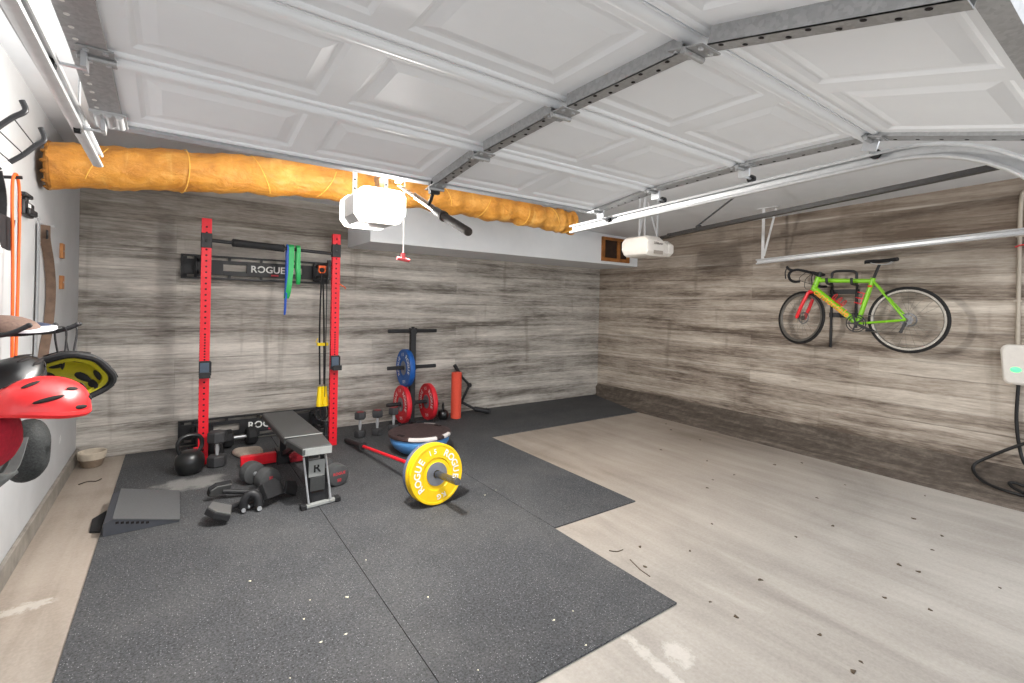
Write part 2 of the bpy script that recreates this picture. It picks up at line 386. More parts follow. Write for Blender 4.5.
# soffit box high on the back wall
SX0, SY0, SZ0 = 1.64, 4.9, 2.11
b = B(); c0 = [(SX0, SY0), (XR-.002, SY0), (XR-.002, YB-.002), (SX0, YB-.002)]
b.loft([[V((x, y, SZ0)) for x, y in c0], [V((x, y, ceil_z(x, y)-.001)) for x, y in c0]]); struct(b.make('trim_2', M_sof, smooth=False, bevel=.004))
# small wood framed opening at the right end of the soffit face
b = B(); vx0, vx1, vz0, vz1 = 5.02, 5.60, 2.15, 2.50; y0 = SY0-.03
b.bb((vx0, y0, vz0), (vx0+.05, SY0-.001, vz1)); b.bb((vx1-.05, y0, vz0), (vx1, SY0-.001, vz1))
b.bb((vx0+.05, y0, vz0), (vx1-.05, SY0-.001, vz0+.05)); b.bb((vx0+.05, y0, vz1-.04), (vx1-.05, SY0-.001, vz1)); b.bb((5.34, y0+.005, vz0+.05), (5.40, SY0-.001, vz1-.04))
wf = struct(b.make('window_1', M_wood, smooth=False))
b = B(); b.bb((vx0+.05, SY0-.008, vz0+.05), (vx1-.05, SY0-.0015, vz1-.04)); b.make('pane', M_dark, wf, smooth=False)

# ---- overhead sectional door: door_1
X0, X1, XC = -.235, 2.17, 1.02
E = [(2.14, 2.085), (1.69, 2.14), (1.19, 2.158), (.69, 2.155), (.165, 2.012)]
door = bpy.data.objects.new('door_1', None); C.objects.link(door); door.location = (XC, 1.2, 2.1); struct(door)
def seg_frame(i):
    (ya, za), (yb, zb) = E[i], E[i+1]; a = V((0, ya, za)); bb_ = V((0, yb, zb)); d = (bb_-a); L = d.length; d.normalize(); nrm = V((1, 0, 0)).cross(d)
    if nrm.z > 0: nrm = -nrm
    return a, d, nrm, L
def PW(a, d, nrm, x, s_, h): return V((x, 0, 0)) + a + d*s_ + nrm*h
for i in range(4):
    a, d, nn, L = seg_frame(i); b = B()
    # skin back
    pts = lambda h: [PW(a, d, nn, X0, .004, h), PW(a, d, nn, X1, .004, h), PW(a, d, nn, X1, L-.004, h), PW(a, d, nn, X0, L-.004, h)]
    px = [X0+.085+.56*k for k in range(5)]
    # base face built as a grid with recessed panels
    xs = [X0]; cells = []
    for k in range(4):
        xa = px[k]+.045; xb = px[k+1]-.045; cells.append((xa, xb)); xs += [xa, xb]
    xs.append(X1); s0, s1 = .075, L-.075
    for k in range(len(xs)-1):
        xa, xb = xs[k], xs[k+1]; isp = (xa, xb) in cells
        def quad(u0, u1, v0, v1, h): b.poly([PW(a, d, nn, u0, v0, h), PW(a, d, nn, u1, v0, h), PW(a, d, nn, u1, v1, h), PW(a, d, nn, u0, v1, h)])
        if not isp: quad(xa, xb, .004, L-.004, 0)
        else:
            quad(xa, xb, .004, s0, 0); quad(xa, xb, s1, L-.004, 0)
            lv = [(0, 0), (.014, -.007), (.026, -.007), (.060, .001), (.066, .001)]
            rr = [[PW(a, d, nn, xa+o_, s0+o_, h), PW(a, d, nn, xb-o_, s0+o_, h), PW(a, d, nn, xb-o_, s1-o_, h), PW(a, d, nn, xa+o_, s1-o_, h)] for o_, h in lv]
            b.loft(rr, 0, False); b.poly(rr[-1])
    # outer shell (upper side) and edges
    b.loft([pts(0), pts(-.045)], 0, False); b.poly(pts(-.045))
    sec = b.make('door_section', M_door, door, smooth=False)
    # rolled lips along both long edges
    b = B()
    for s_, q_, h_ in ((.020, .012, -.003), (L-.030, .021, -.006)):
        b.tube([PW(a, d, nn, X0+.01, s_, h_), PW(a, d, nn, X1-.01, s_, h_)], q_, 14)
    b.make('rail_lip', M_door, sec, world=False)
    sec_l = kids(sec)[-1]; sec_l.location = -door.location
# end stiles and centre strut (galvanised U sections)
for i in range(4):
    a, d, nn, L = seg_frame(i)
    for x0, x1 in ((X0, X0+.08), (X1-.08, X1)):
        b = B(); p = lambda x, s_, h: PW(a, d, nn, x, s_, h)
        b.loft([[p(x0, .004, .0), p(x1, .004, .0), p(x1, L-.004, 0), p(x0, L-.004, 0)], [p(x0, .004, .012), p(x1, .004, .012), p(x1, L-.004, .012), p(x0, L-.004, .012)]])
        xo = x0+.02 if x0 < XC else x1-.02
        for k in range(7):
            q0 = p(xo, .07+k*(L-.14)/6, .012); b.cyl(q0, q0+nn*.0012, .006, n=8, m=1)
        b.make('end_stile', [M_galv, M_hole if x0 > XC else M_wplas], door)
    b = B(); g0, g1 = (.05, L-.03) if i else (.015, L-.03)
    for xx, t in ((XC-.02, .003), (XC+.02, .003)):
        b.loft([[p(xx, g0, 0), p(xx+t, g0, 0), p(xx+t, g1, 0), p(xx, g1, 0)], [p(xx, g0, .042), p(xx+t, g0, .042), p(xx+t, g1, .042), p(xx, g1, .042)]])
    b.loft([[p(XC-.02, g0, .039), p(XC+.023, g0, .039), p(XC+.023, g1, .039), p(XC-.02, g1, .039)], [p(XC-.02, g0, .042), p(XC+.023, g0, .042), p(XC+.023, g1, .042), p(XC-.02, g1, .042)]])
    for k in range(9):
        q0 = p(XC+.010*(1 if k % 2 else -1), .08+k*(L-.16)/8, .0425); b.cyl(q0, q0+nn*.001, .006, n=8, m=1)
    b.make('centre_strut', [M_galv, M_hole], door)
# hinges at seams on both ends and the centre, rollers at the ends
for i in range(5):
    y_, z_ = E[i]
    a, d, nn, L = seg_frame(min(i, 3)); off = L-.035 if i == 4 else (0.035 if i == 0 else 0)
    base = a + d*off
    for xx in (X0+.055, XC, X1-.055):
        if (i == 4 and xx == XC) or (i == 0 and xx < XC): continue
        b = B(); h0 = .013 if xx != XC else .043
        c = V((xx, 0, 0)) + base + nn*(h0+.002)
        R = Matrix((V((1, 0, 0)), d, nn)).transposed()
        b.box(c, (.075, .10, .004), R); b.cyl(c+V((-.04, 0, 0))+nn*.008, c+V((.04, 0, 0))+nn*.008, .008, n=10)
        for sx in (-.02, .02):
            for sy in (-.035, .035): q0 = c+V((sx, 0, 0))+d*sy; b.cyl(q0, q0+nn*.006, .007, n=6, m=1)
        b.make('hinge', [M_galv, M_chr], door)
    for sgn, xx in ((-1, X0), (1, X1)):
        b = B(); c = V((xx, 0, 0)) + base + nn*.055
        b.cyl(c-V((sgn*.035, 0, 0)), c+V((sgn*.028, 0, 0)), .005, n=8); b.box(c-V((sgn*.03, 0, 0))-nn*.020, (.012, .05, .045), Matrix((V((1, 0, 0)), d, nn)).transposed()); b.cyl(c+V((sgn*.026, 0, 0)), c+V((sgn*.043, 0, 0)), .019, n=18, m=1)
        b.make('roller', [M_chr, M_blk2], door)
# far (top) edge angle and bottom seal rail
b = B(); b.bb((X0, E[0][0]-.002, E[0][1]-.012), (X1, E[0][0]+.05, E[0][1]+.04)); b.make('top_rail', mat('grey_edge_rail', (176, 179, 183), .5, .1, .05), door, smooth=False)
a, d, nn, L = seg_frame(3); b = B()
p = lambda x, s_, h: PW(a, d, nn, x, s_, h)
b.loft([[p(X0, L-.036, .0), p(X1, L-.036, .0), p(X1, L, 0), p(X0, L, 0)], [p(X0, L-.036, .03), p(X1, L-.036, .03), p(X1, L, .02), p(X0, L, .02)]]); b.make('bottom_rail', M_galv, door, smooth=False)
# bottom bracket on the left far corner
a, d, nn, L = seg_frame(0); p = lambda x, s_, h: PW(a, d, nn, x, s_, h); b = B()
b.loft([[p(X0-.002, .0, .012), p(X0+.092, .0, .012), p(X0+.092, .105, .012), p(X0-.002, .105, .012)], [p(X0-.002, .0, .020), p(X0+.092, .0, .020), p(X0+.092, .105, .020), p(X0-.002, .105, .020)]])
for k in range(3): b.cyl(p(X0+.018+.028*k, .006, .018), p(X0+.018+.028*k, .099, .018), .011, n=12)
b.make('corner_bracket', M_galv2, door)

# ---- tracks
def track(pts, xi, sgn, name, label, hangers, group=None):
    """C section following pts (y,z), opening towards -sgn"""
    t = thing(name, label, 'door track', (xi, pts[0][0], pts[0][1]), group)
    b = B(); prof = [(0, .012), (-.004, .015), (-.007, .021), (-.004, .026), (.012, .029), (.026, .025), (.026, -.025), (.012, -.029), (-.004, -.026), (-.007, -.021), (-.004, -.015), (0, -.014), (.002, -.021), (.012, -.026), (.023, -.022), (.023, .022), (.012, .026), (.002, .021)]
    rings = []
    for i, (y, z) in enumerate(pts):
        y0_, z0_ = pts[max(i-1, 0)]; y1_, z1_ = pts[min(i+1, len(pts)-1)]
        d_ = V((0, y1_-y0_, z1_-z0_)).normalized(); n_ = V((0, -d_.z, d_.y))
        if n_.z < 0 or (abs(n_.z) < .02 and n_.y > 0): pass
        rings.append([V((xi+sgn*px_, y, z)) + n_*h for px_, h in prof])
    b.loft(rings); b.make('rail', M_galv2, t, smooth=True, angle=30)
    for (y, z) in hangers:
        b = B(); top = ceil_z(xi, y)-.001
        b.bb((xi+sgn*.024-.002, y-.016, z-.02), (xi+sgn*.024+.002, y+.016, top)); b.beam((xi+sgn*.030, y-.13, top-.02), (xi+sgn*.030, y-.01, z+.06), .004, .022)
        b.bb((xi+sgn*.024-.018, y-.16, top-.008), (xi+sgn*.024+.018, y+.06, top)); b.make('hanger', M_galv2, t, smooth=False)
    return t
def arcpts(yend, zend, y_s, zs, R=.36, bottom=0.02):
    P_ = [(yend, zend), (y_s, zs)]; cy, cz = y_s, zs-R
    for k in range(1, 13): a_ = PI/2*k/12; P_.append((cy-R*math.sin(a_), cz+R*math.cos(a_)))
    P_.append((P_[-1][0], bottom)); return P_
track(arcpts(2.44, 2.01, .63, 2.082, .50), X1+.024, 1, 'garage_door_track', 'white galvanised track curving down at the right side of the raised door', [])
track(arcpts(2.60, 2.045, .69, 2.085, .50), X0-.024, -1, 'garage_door_track', 'galvanised track at the left side of the raised door, near the white wall', [])
track(arcpts(2.76, 2.02, .40, 2.145), 5.25, 1, 'garage_door_track', 'long pale track of the neighbouring door, passing above the bicycle', [(2.70, 2.02)])
px_ = X0-.075
b = B(); b.bb((px_-.004, 1.2, 2.115), (px_, 2.50, 2.15)); b.bb((px_-.03, 1.2, 2.146), (px_, 2.50, 2.15))
for k in range(12): b.cyl((px_, 1.55+.075*k, 2.132), (px_+.0015, 1.55+.075*k, 2.132), .008, n=8, m=1)
for y in (1.3, 2.46): b.bb((px_-.004, y-.015, 2.12), (px_, y+.015, ceil_z(X0, y)-.001))
tag(b.make('perforated_angle', [M_galv, M_wplas], smooth=False), 'perforated steel angle hanging from the ceiling beside the left door track', 'bracket')

# ---- duct
path = [(-.66, 4.15, 2.30), (-.2, 4.15, 2.36), (.35, 4.15, 2.425), (.85, 4.13, 2.465), (1.4, 4.12, 2.475), (2.0, 4.1, 2.475), (2.5, 4.1, 2.47), (3.0, 4.08, 2.46), (3.45, 4.08, 2.44), (3.68, 4.08, 2.43)]
b = B(); pts = []
for i in range(len(path)-1):
    for k in range(12):
        t = k/12; pts.append(V(path[i]).lerp(V(path[i+1]), t))
pts.append(V(path[-1])); rings = []
for i, p_ in enumerate(pts):
    r0 = .142 + .005*math.sin(i*.9) + .004*math.sin(i*2.3+1)
    if p_.x > 1.3: r0 = .125 + .008*math.sin(i*1.3) + .006*math.sin(i*.53)
    rings.append([p_ + V((0, math.cos(t), math.sin(t)))*(r0 + .005*math.sin(3*t+i*.6) + .003*math.sin(7*t+i)) for t in [2*PI*k/32 for k in range(32)]])
b.loft(rings)
dct = thing('air_duct', 'amber wrapped round air duct running under the ceiling above the squat rack', 'duct', (1.4, 4.13, 2.47))
b.make('duct_wrap', M_duct, dct, angle=80)
M_tape = mat('pale_tape', (240, 190, 90), .6, 0, .1)
for k, p_ in enumerate(pts[6::11]):
    b = B(); b.torus(p_, (1, .25*(k % 2), .5*(k % 3-1)), .153 if p_.x < 1.3 else .136, .0032, 36, 6)
    b.make('binding_cord', M_tape, dct)
b = B(); b.torus(pts[0]+V((.004, 0, 0)), (1, 0, 0), .135, .016, 36, 8)
for k in range(14):
    t = 2*PI*k/14; c = pts[0]+V((-.008, math.cos(t)*.142, math.sin(t)*.142)); b.ell(c, (.018, .012+.006*(k % 3), .012), 8, 6)
b.make('frayed_edge', mat('frayed_brown_edge', (142, 92, 32), .8, 0, .3), dct)

# ================================================================== RUBBER MATS
TH = .009
def rmat(x0, y0, x1, y1, label, cut=False):
    b = B()
    if cut: pl = [(x0, y0), (toe(y0+.01)-.012, y0), (toe(4.9)-.012, 4.9), (toe(5.3)-.012, 5.3), (toe(y1)-.012, y1), (x0, y1)]
    else: pl = [(x0, y0), (x1, y0), (x1, y1), (x0, y1)]
    b.loft([[V((x, y, 0.0005)) for x, y in pl], [V((x, y, TH)) for x, y in pl]])
    return tag(b.make('rubber_mat', M_rub, smooth=False), label, 'mat', 'rubber gym mats')
g = .0022; mx = [-.362, .858, 2.078, 2.888]
rmat(mx[0], .35, mx[1]-g, 2.10-g/2, 'speckled black rubber mat nearest the lens on the left, beside the bare strip of floor')
rmat(mx[0], 2.10, mx[1]-g, 3.86, 'speckled black rubber mat carrying the black slant board')
rmat(mx[0], 3.861, mx[1]-g, 5.69, 'speckled black rubber mat under the kettlebell and left rack upright')
rmat(mx[1]+g, 1.45, mx[2]-g, 3.27, 'speckled black rubber mat jutting out furthest at the front right, under the yellow plates')
rmat(mx[1]+g, 3.271, mx[2]-g, 4.44, 'speckled black rubber mat between the bench and the blue balance dome')
rmat(mx[2]+g*2, 2.40, mx[3], 4.44, 'speckled black rubber mat stepping back to the right of the yellow plates')
rmat(mx[1]+g, 4.441, 0, 5.69, 'speckled black rubber mat along the back wall under the weight tree', True)

# ================================================================== SQUAT RACK
def upright(x, z0, z1):
    b = B(); b.bb((x-.038, 5.0, z0), (x+.038, 5.05, z1))
    z = z0+.08
    while z < z1-.03:
        dens = .8 < z < 1.15
        b.cyl((x, 5.001, z), (x, 4.9985, z), .0085 if not dens else .0075, n=10, m=1)
        b.cyl((x-.037, 5.025, z), (x-.0395, 5.025, z), .0075, n=8, m=1)
        z += .025 if dens else .05
    return b
rack = thing('squat_rack', 'red fold-back squat rack with black wall stringers against the board concrete wall', 'squat rack', (.8, 5.3, TH))
for x, lab in ((.215, 1), (1.33, 2)):
    u = upright(x, TH, 2.19 if lab == 1 else 2.165).make('upright', [M_red, M_hole], rack, bevel=.002)
    u['label'] = 'red perforated upright'
    b = B(); b.bb((x-.042, 4.994, 1.93), (x+.042, 5.056, 2.06)); b.cyl((x, 4.994, 1.99), (x, 4.985, 1.99), .014, n=6)
    b.make('bar_bracket', M_blk, rack, bevel=.004)
    # j-cup
    b = B(); b.bb((x-.042, 4.975, .79), (x+.042, 4.993, .93)); b.bb((x-.042, 4.88, .79), (x+.042, 4.975, .81)); b.bb((x-.042, 4.88, .81), (x+.042, 4.892, .84))
    b.bb((x+.042, 4.975, .80), (x+.052, 5.055, .92)); b.bb((x-.034, 4.970, .82), (x+.034, 4.975, .915), 1)
    b.make('j_cup', [M_blk, mat('blue_grey_pad', (74, 88, 104), .5, 0, .1)], rack, bevel=.002)
    # folding arms to the wall, top and bottom
    for z in (1.80, .15):
        b = B(); xo = x-.02 if lab == 1 else x-.05
        b.beam((xo, 5.04, z+.06), (xo, 5.62, z+.06), .035, .035); b.beam((xo, 5.04, z-.06), (xo, 5.62, z-.06), .035, .035)
        b.bb((xo-.02, 5.0515, z-.10), (xo+.02, 5.09, z+.10)); b.bb((xo-.03, 5.59, z-.10), (xo+.03, 5.652, z+.10))
        b.cyl((xo-.035, 5.585, z-.08), (xo-.035, 5.585, z+.08), .014, n=12)
        b.make('folding_arm', M_blk, rack, bevel=.003)
pb = B(); pb.cyl((.257, 5.025, 2.0), (1.288, 5.025, 1.965), .0165, n=16)
bar = pb.make('pull_up_bar', M_blk, rack)
b = B(); L0, L1 = V((.42, 5.025, 1.995)), V((.84, 5.025, 1.980))
b.cyl(L0, L0.lerp(L1, .48), .036, .032, n=18); b.cyl(L0.lerp(L1, .48), L1, .032, .036, n=18); b.cyl(L0-V((.012, 0, 0)), L0, .025, .04, n=18); b.cyl(L1, L1+V((.012, 0, 0)), .04, .025, n=18)
b.make('foam_grip', M_blk2, bar, world=False); kids(bar)[-1].location = -rack.location
def stringer(z0, z1, holes, name):
    b = B(); x0, x1 = .035, 1.42; ya, yb = 5.655, 5.675
    for z in (z0, z1-.018): b.bb((x0, ya-.01, z), (x1, yb, z+.018))
    for x in (x0, x1-.02): b.bb((x, ya-.01, z0+.018), (x+.02, yb, z1-.018))
    pz0, pz1 = z0+.045, z1-.045
    xs = [x0+.02] + [v for h in holes for v in h] + [x1-.02]
    for i in range(0, len(xs), 2): b.bb((xs[i], ya, pz0), (xs[i+1], yb-.006, pz1))
    for h in holes: b.bb((h[0], ya, pz0), (h[1], yb-.006, pz0+.045)); b.bb((h[0], ya, pz1-.035), (h[1], yb-.006, pz1))
    for k in range(5):
        x = x0+.12+k*.29
        for z in (z0+.018, z1-.045): b.bb((x-.012, ya, z), (x+.012, yb-.006, z+.027))
    for x in (x0+.09, x1-.09, .70): b.cyl((x, ya, (z0+z1)/2), (x, ya-.006, (z0+z1)/2), .012, n=6, m=0)
    st = b.make('stringer', M_blk, rack, bevel=.0015)
    b = B(); b.text('ROGUE', (.80, ya, (z0+z1)/2), (1, 0, 0), (0, 0, 1), .098, lift=.0015)
    b.bb((.80+.03, ya-.002, (z0+z1)/2-.062), (.80+.10, ya-.0005, (z0+z1)/2-.045), m=1)
    b.make('lettering', [M_ltr, M_rltr], st, world=False, smooth=False); kids(st)[-1].location = -rack.location
    for xq in (x0, x1-.05): b = B(); b.bb((xq, yb, z0+.02), (xq+.05, YB-.001, z1-.02)); b.make('wall_spacer', M_blk, rack)
stringer(1.675, 1.915, [(.39, .60), (1.03, 1.14)], 'top')
stringer(.035, .275, [(.33, .56), (1.03, 1.14)], 'bottom')
b = B(); b.torus((.12, 5.02, .16), (1, .3, 0), .022, .006, 16, 6, 0); b.cyl((.145, 4.985, .16), (.20, 4.985, .16), .018, n=14, m=1); b.cyl((.165, 4.95, .165), (.165, 4.985, .165), .006, n=8)
b.make('locking_pin', [M_blk, M_red], rack)
b = B(); b.tube([(1.368, 5.0, 1.66), (1.385, 4.98, 1.64), (1.41, 4.98, 1.63), (1.42, 4.98, 1.61)], .006, 6, smooth=3); b.make('cord_loop', M_org, rack)

# bands over the bar
def band(x, z1, w, m, label, name, yy=0.036, tw=0):
    b = B(); zt = 2.0 - (x-.257)*.034; r = .040
    pts = [(x+tw, 5.025+yy*.3, z1), (x+tw*.6, 5.025-yy, z1+.09), (x, 5.025-r-.002, zt-.15), (x, 5.025-r-.002, zt)]
    pts += [(x, 5.025-(r+.002)*math.cos(a), zt+(r+.002)*math.sin(a)) for a in (.5, 1.0, 1.57, 2.1, 2.6)]
    pts += [(x, 5.025+r+.002, zt), (x, 5.025+r+.002, zt-.15), (x+tw*.7, 5.025+yy, z1+.09)]
    pts = [V(p) for p in pts]; L = len(pts); rr = []
    sm = []
    for i in range(L):
        p0, p1, p2, p3 = pts[i-1], pts[i], pts[(i+1) % L], pts[(i+2) % L]
        for k in range(4):
            t = k/4; sm.append(.5*((2*p1)+(p2-p0)*t+(2*p0-5*p1+4*p2-p3)*t*t+(3*p1-p0-3*p2+p3)*t**3))
    L = len(sm)
    for i in range(L):
        d = (sm[(i+1) % L]-sm[i-1]).normalized(); n_ = V((1, 0, 0)).cross(d).normalized()
        rr.append([sm[i] + V((w/2*sx, 0, 0)) + n_*.0022*sy for sx, sy in ((-1, -1), (1, -1), (1, 1), (-1, 1))])
    b.loft(rr, 0, False, True, True); return tag(b.make(name, m), label, 'resistance band')
band(.905, 1.50, .045, M_grn, 'longer green resistance band looped over the pull-up bar, beside the blue one', 'resistance_band', tw=-.03)
band(.968, 1.64, .036, M_grn, 'shorter green resistance band looped over the pull-up bar, further right', 'resistance_band', tw=.01)
band(.872, 1.34, .013, M_blb, 'thin blue resistance band hanging lowest from the pull-up bar', 'resistance_band', .018, tw=-.012)

# suspension trainer on the right upright
st = thing('suspension_trainer', 'black suspension straps with yellow handles hanging inside the right rack upright', 'suspension trainer', (1.24, 5.14, 1.85))
b = B(); b.torus((1.225, 5.14, 1.80), (0, 1, 0), .032, .007, 24, 8); b.bb((1.19, 5.13, 1.822), (1.26, 5.15, 1.845)); b.make('carabiner', M_org, st)
for dx in (-.012, .03):
    b = B(); b.tube([(1.225+dx*.3, 5.14, 1.77), (1.225+dx, 5.14, 1.2), (1.235+dx, 5.13, .62)], .0085, 8, smooth=4); b.make('strap', M_blk2, st)
    b = B(); b.cyl((1.235+dx, 5.12, .60), (1.235+dx*1.3, 5.11,   .40), .024, .034, n=14); b.make('handle', M_ygr, st)
    b = B(); b.tube([(1.235+dx-.02, 5.11, .43), (1.225+dx-.035, 5.10, .32), (1.235+dx, 5.10, .26), (1.245+dx+.03, 5.10, .32), (1.235+dx+.02, 5.11, .43)], .008, 8, smooth=4); b.make('foot_loop', M_blk2, st)
b = B(); b.bb((1.19, 5.115, 1.02), (1.295, 5.16, 1.05)); b.tube([(1.20, 5.12, 1.05), (1.17, 5.11, 1.06), (1.19, 5.11, 1.10)], .004, 6); b.make('adjuster', M_ygr, st)
b = B(); b.tube([(1.262, 5.10, 1.7), (1.264, 5.09, 1.5), (1.262, 5.09, .5)], 0, smooth=3, flat=(.012, .002)); b.make('loose_strap', M_blk2, st)

# ================================================================== BENCH
bn = thing('weight_bench', 'adjustable black flat weight bench standing in front of the rack', 'bench', (.84, 4.1, TH))
def pad(p0, p1, w0, w1, zt, th, name, e=.02):
    b = B(); p0 = V(p0); p1 = V(p1); d = (p1-p0).normalized(); sd = V((d.y, -d.x, 0))
    rings = []
    for z, ins in ((zt-th, .006), (zt-th+.012, 0), (zt-.012, 0), (zt-.003, .006), (zt, .016)):
        rings.append([V((q.x, q.y, z)) for q in (p0-sd*(w0/2-ins)+d*ins, p0+sd*(w0/2-ins)+d*ins, p1+sd*(w1/2-ins)-d*ins, p1-sd*(w1/2-ins)-d*ins)])
    b.loft(rings); return b.make(name, M_dkg, bn, smooth=False, bevel=.003)
pad((.785, 4.74), (.82, 3.85), .24, .27, .465, .065, 'back_pad') if False else None
bpad = pad((.775, 4.76, 0), (.805, 3.84, 0), .26, .27, .465, .06, 'back_pad')
spad = pad((.81, 3.82, 0), (.83, 3.50, 0), .265, .20, .462, .06, 'seat_pad')
b = B(); b.box((.8255, 3.4925, .432), (.192, .005, .05), Matrix.Rotation(-.06, 3, 'Z')); q_ = b.make('pad_edge', M_gry, spad, world=False); q_.location = -bn.location
b = B(); b.bb((.67, 3.824, .462), (.94, 3.836, .466)); q_ = b.make('seam_piping', M_gry, bpad, world=False); q_.location = -bn.location
b = B(); b.beam((.80, 4.68, .375), (.83, 3.60, .375), .06, .05); b.make('spine', M_blk, bn, bevel=.003)
b = B()
for sx in (-.055, .055): b.beam((.83+sx, 3.62, .40), (.865+sx, 3.60, .03), .012, .03)
b.bb((.80, 3.60, .02), (.93, 3.66, .10)); b.make('front_leg', M_blk, bn, bevel=.002)
for sx in (-.075, .075):
    b = B(); b.cyl((.83+sx, 3.585, .37), (.865+sx, 3.565, .045), .007, n=10); b.make('chrome_rail', M_chr, bn)
b = B(); R_ = Matrix.Rotation(.06, 3, 'X'); b.box((.842, 3.575, .285), (.11, .01, .12), R_); plate = b.make('badge_plate', M_gry, bn, bevel=.002)
b = B(); b.text('R', (.842, 3.5695, .285), (1, 0, 0), (0, 0, 1), .085, lift=.001); q_ = b.make('lettering', M_blk2, plate, world=False, smooth=False); q_.location = -bn.location
b = B(); b.box((.85, 3.58, .17), (.10, .008, .10), R_); b.make('lower_cover', M_dkg, bn, bevel=.002)
b = B(); b.beam((.75, 3.565, TH+.016), (1.0, 3.60, TH+.016), .035, .026); b.make('front_foot', M_gry, bn, bevel=.006)
for xq, yq in ((.735, 3.54), (.975, 3.57)): b = B(); b.bb((xq, yq, TH), (xq+.04, yq+.06, TH+.035)); b.make('rubber_foot', M_blk2, bn, bevel=.006)
b = B(); b.bb((.48, 4.70, TH+.012), (.76, 4.76, TH+.10)); b.make('red_foot_bar', M_red, bn, bevel=.004)
b = B(); b.bb((.76, 4.66, TH), (.86, 4.80, TH+.12)); b.beam((.81, 4.70, .10), (.80, 4.62, .36), .05, .06); b.beam((.82, 4.72, .08), (.82, 4.05, .34), .04, .04); b.make('rear_leg', M_blk, bn, bevel=.003)
b = B(); b.bb((.86, 4.60, TH+.02), (1.0, 4.68, TH+.10)); b.beam((.84, 4.50, .12), (.92, 4.64, .07), .03, .03); b.make('transport_handle', mat('dark_red_bracket', (136, 22, 34), .5, 0, .1), bn, bevel=.004)

# ================================================================== KETTLEBELLS
def kettlebell(loc, s, label, rot=0):
    t = thing('kettlebell', label, 'kettlebell', loc, None, rot)
    b = B(); b.lathe([(.055, 0), (.085, .012), (.102, .05), (.108, .095), (.10, .14), (.078, .172), (.045, .188)], n=32); q = b.make('body', M_blkgl, t, world=False); q.scale = (s,)*3
    b = B(); b.tube([(-.06, 0, .155), (-.085, 0, .21), (-.082, 0, .265), (-.055, 0, .30), (0, 0, .312), (.055, 0, .30), (.082, 0, .265), (.085, 0, .21), (.06, 0, .155)], .0165, 12, smooth=4); q = b.make('handle', M_blkgl, t, world=False); q.scale = (s,)*3
    return t
M_blkgl = mat('gloss_black_enamel', (26, 27, 28), .3, 0, .1, spec=.6)
kettlebell((.115, 4.82, TH), 1.02, 'round black kettlebell on the mat left of the squat rack', .25)
kettlebell((2.79, 5.42, TH), .66, 'small black kettlebell tucked behind the right red plate and the roller', 1.2)

# ================================================================== DUMBBELLS
M_dbh = mat('charcoal_rubber', (58, 58, 60), .6, 0, .12, 50)
def hexa(b, z0, z1, r, m=0):
    b.loft([[V((q*math.cos(PI/3*i), q*math.sin(PI/3*i), z)) for i in range(6)] for q, z in ((r*.86, z0), (r, z0+.012), (r, z1-.012), (r*.86, z1))], m)
def stand_db(name, loc, r, hh, hl, label, grp=None, red=True, rot=0):
    t = thing(name, label, 'dumbbell', loc, grp, rot)
    b = B(); hexa(b, 0, hh, r); b.make('head', M_dbh, t, world=False, bevel=.003)
    b = B(); hexa(b, hh+hl, 2*hh+hl, r); h_ = b.make('head', M_dbh, t, world=False, bevel=.003)
    b = B(); b.lathe([(.013, hh-.001), (.013, hh+.01), (.0165, hh+hl*.35), (.0175, hh+hl*.5), (.0165, hh+hl*.65), (.013, hh+hl-.01), (.013, hh+hl+.001)], n=16); b.make('chrome_handle', M_chr, t, world=False)
    if red:
        b = B(); b.cyl((0, 0, 2*hh+hl), (0, 0, 2*hh+hl+.0012), r*.62, n=24); q = b.make('red_end_cap', mat('dull_red_cap', (130, 40, 46), .6, 0, .2), h_, world=False)
    return t
d1 = stand_db('dumbbell', (1.655, 5.16, TH), .062, .078, .118, 'leftmost of three small dumbbells standing on end by the wall, next to the barbell', 'small dumbbells standing on end')
dup(d1, (1.845, 5.155, TH), 'middle one of three small dumbbells standing on end by the wall', (0, 0, .3))
dup(d1, (2.05, 5.20, TH), 'rightmost of three small dumbbells on end, touching the weight tree', (0, 0, .1))
stand_db('dumbbell', (.315, 4.90, TH), .078, .098, .112, 'large hexagonal dumbbell standing on end just right of the kettlebell', None, False, .2)
def round_db(name, loc, rotz, r, label, txt):
    t = thing(name, label, 'dumbbell', loc, None, rotz)
    for s in (-1, 1):
        b = B(); b.lathe([(r*.80, .065), (r*.97, .072), (r, .085), (r, .15), (r*.95, .165), (r*.78, .170)] , o=(0, 0, r), axis=(0, s, 0), n=32); h_ = b.make('head', M_dkg2, t, world=False)
        if s < 0:
            b = B(); b.text(txt[0], (0, -.170, r+.018), (1, 0, 0), (0, 0, 1), r*.36, lift=.001); b.text(txt[1], (0, -.170, r-.035), (1, 0, 0), (0, 0, 1), r*.42, lift=.001)
            b.make('red_lettering', M_rltr, h_, world=False, smooth=False)
    b = B(); b.cyl((0, -.07, r), (0, .07, r), .017, n=16); b.make('handle', M_chr, t, world=False)
    return t
M_dkg2 = mat('grey_urethane', (72, 73, 74), .55, 0, .08, 50)
round_db('dumbbell', (1.045, 4.03, TH), .22, .085, 'round grey dumbbell with red lettering on the mat right of the bench leg', ('ROGUE', '50'))
round_db('dumbbell', (.56, 4.20, TH), .35, .085, 'round grey dumbbell with a red mark behind the heap of black pads', ('50', 'LB'))
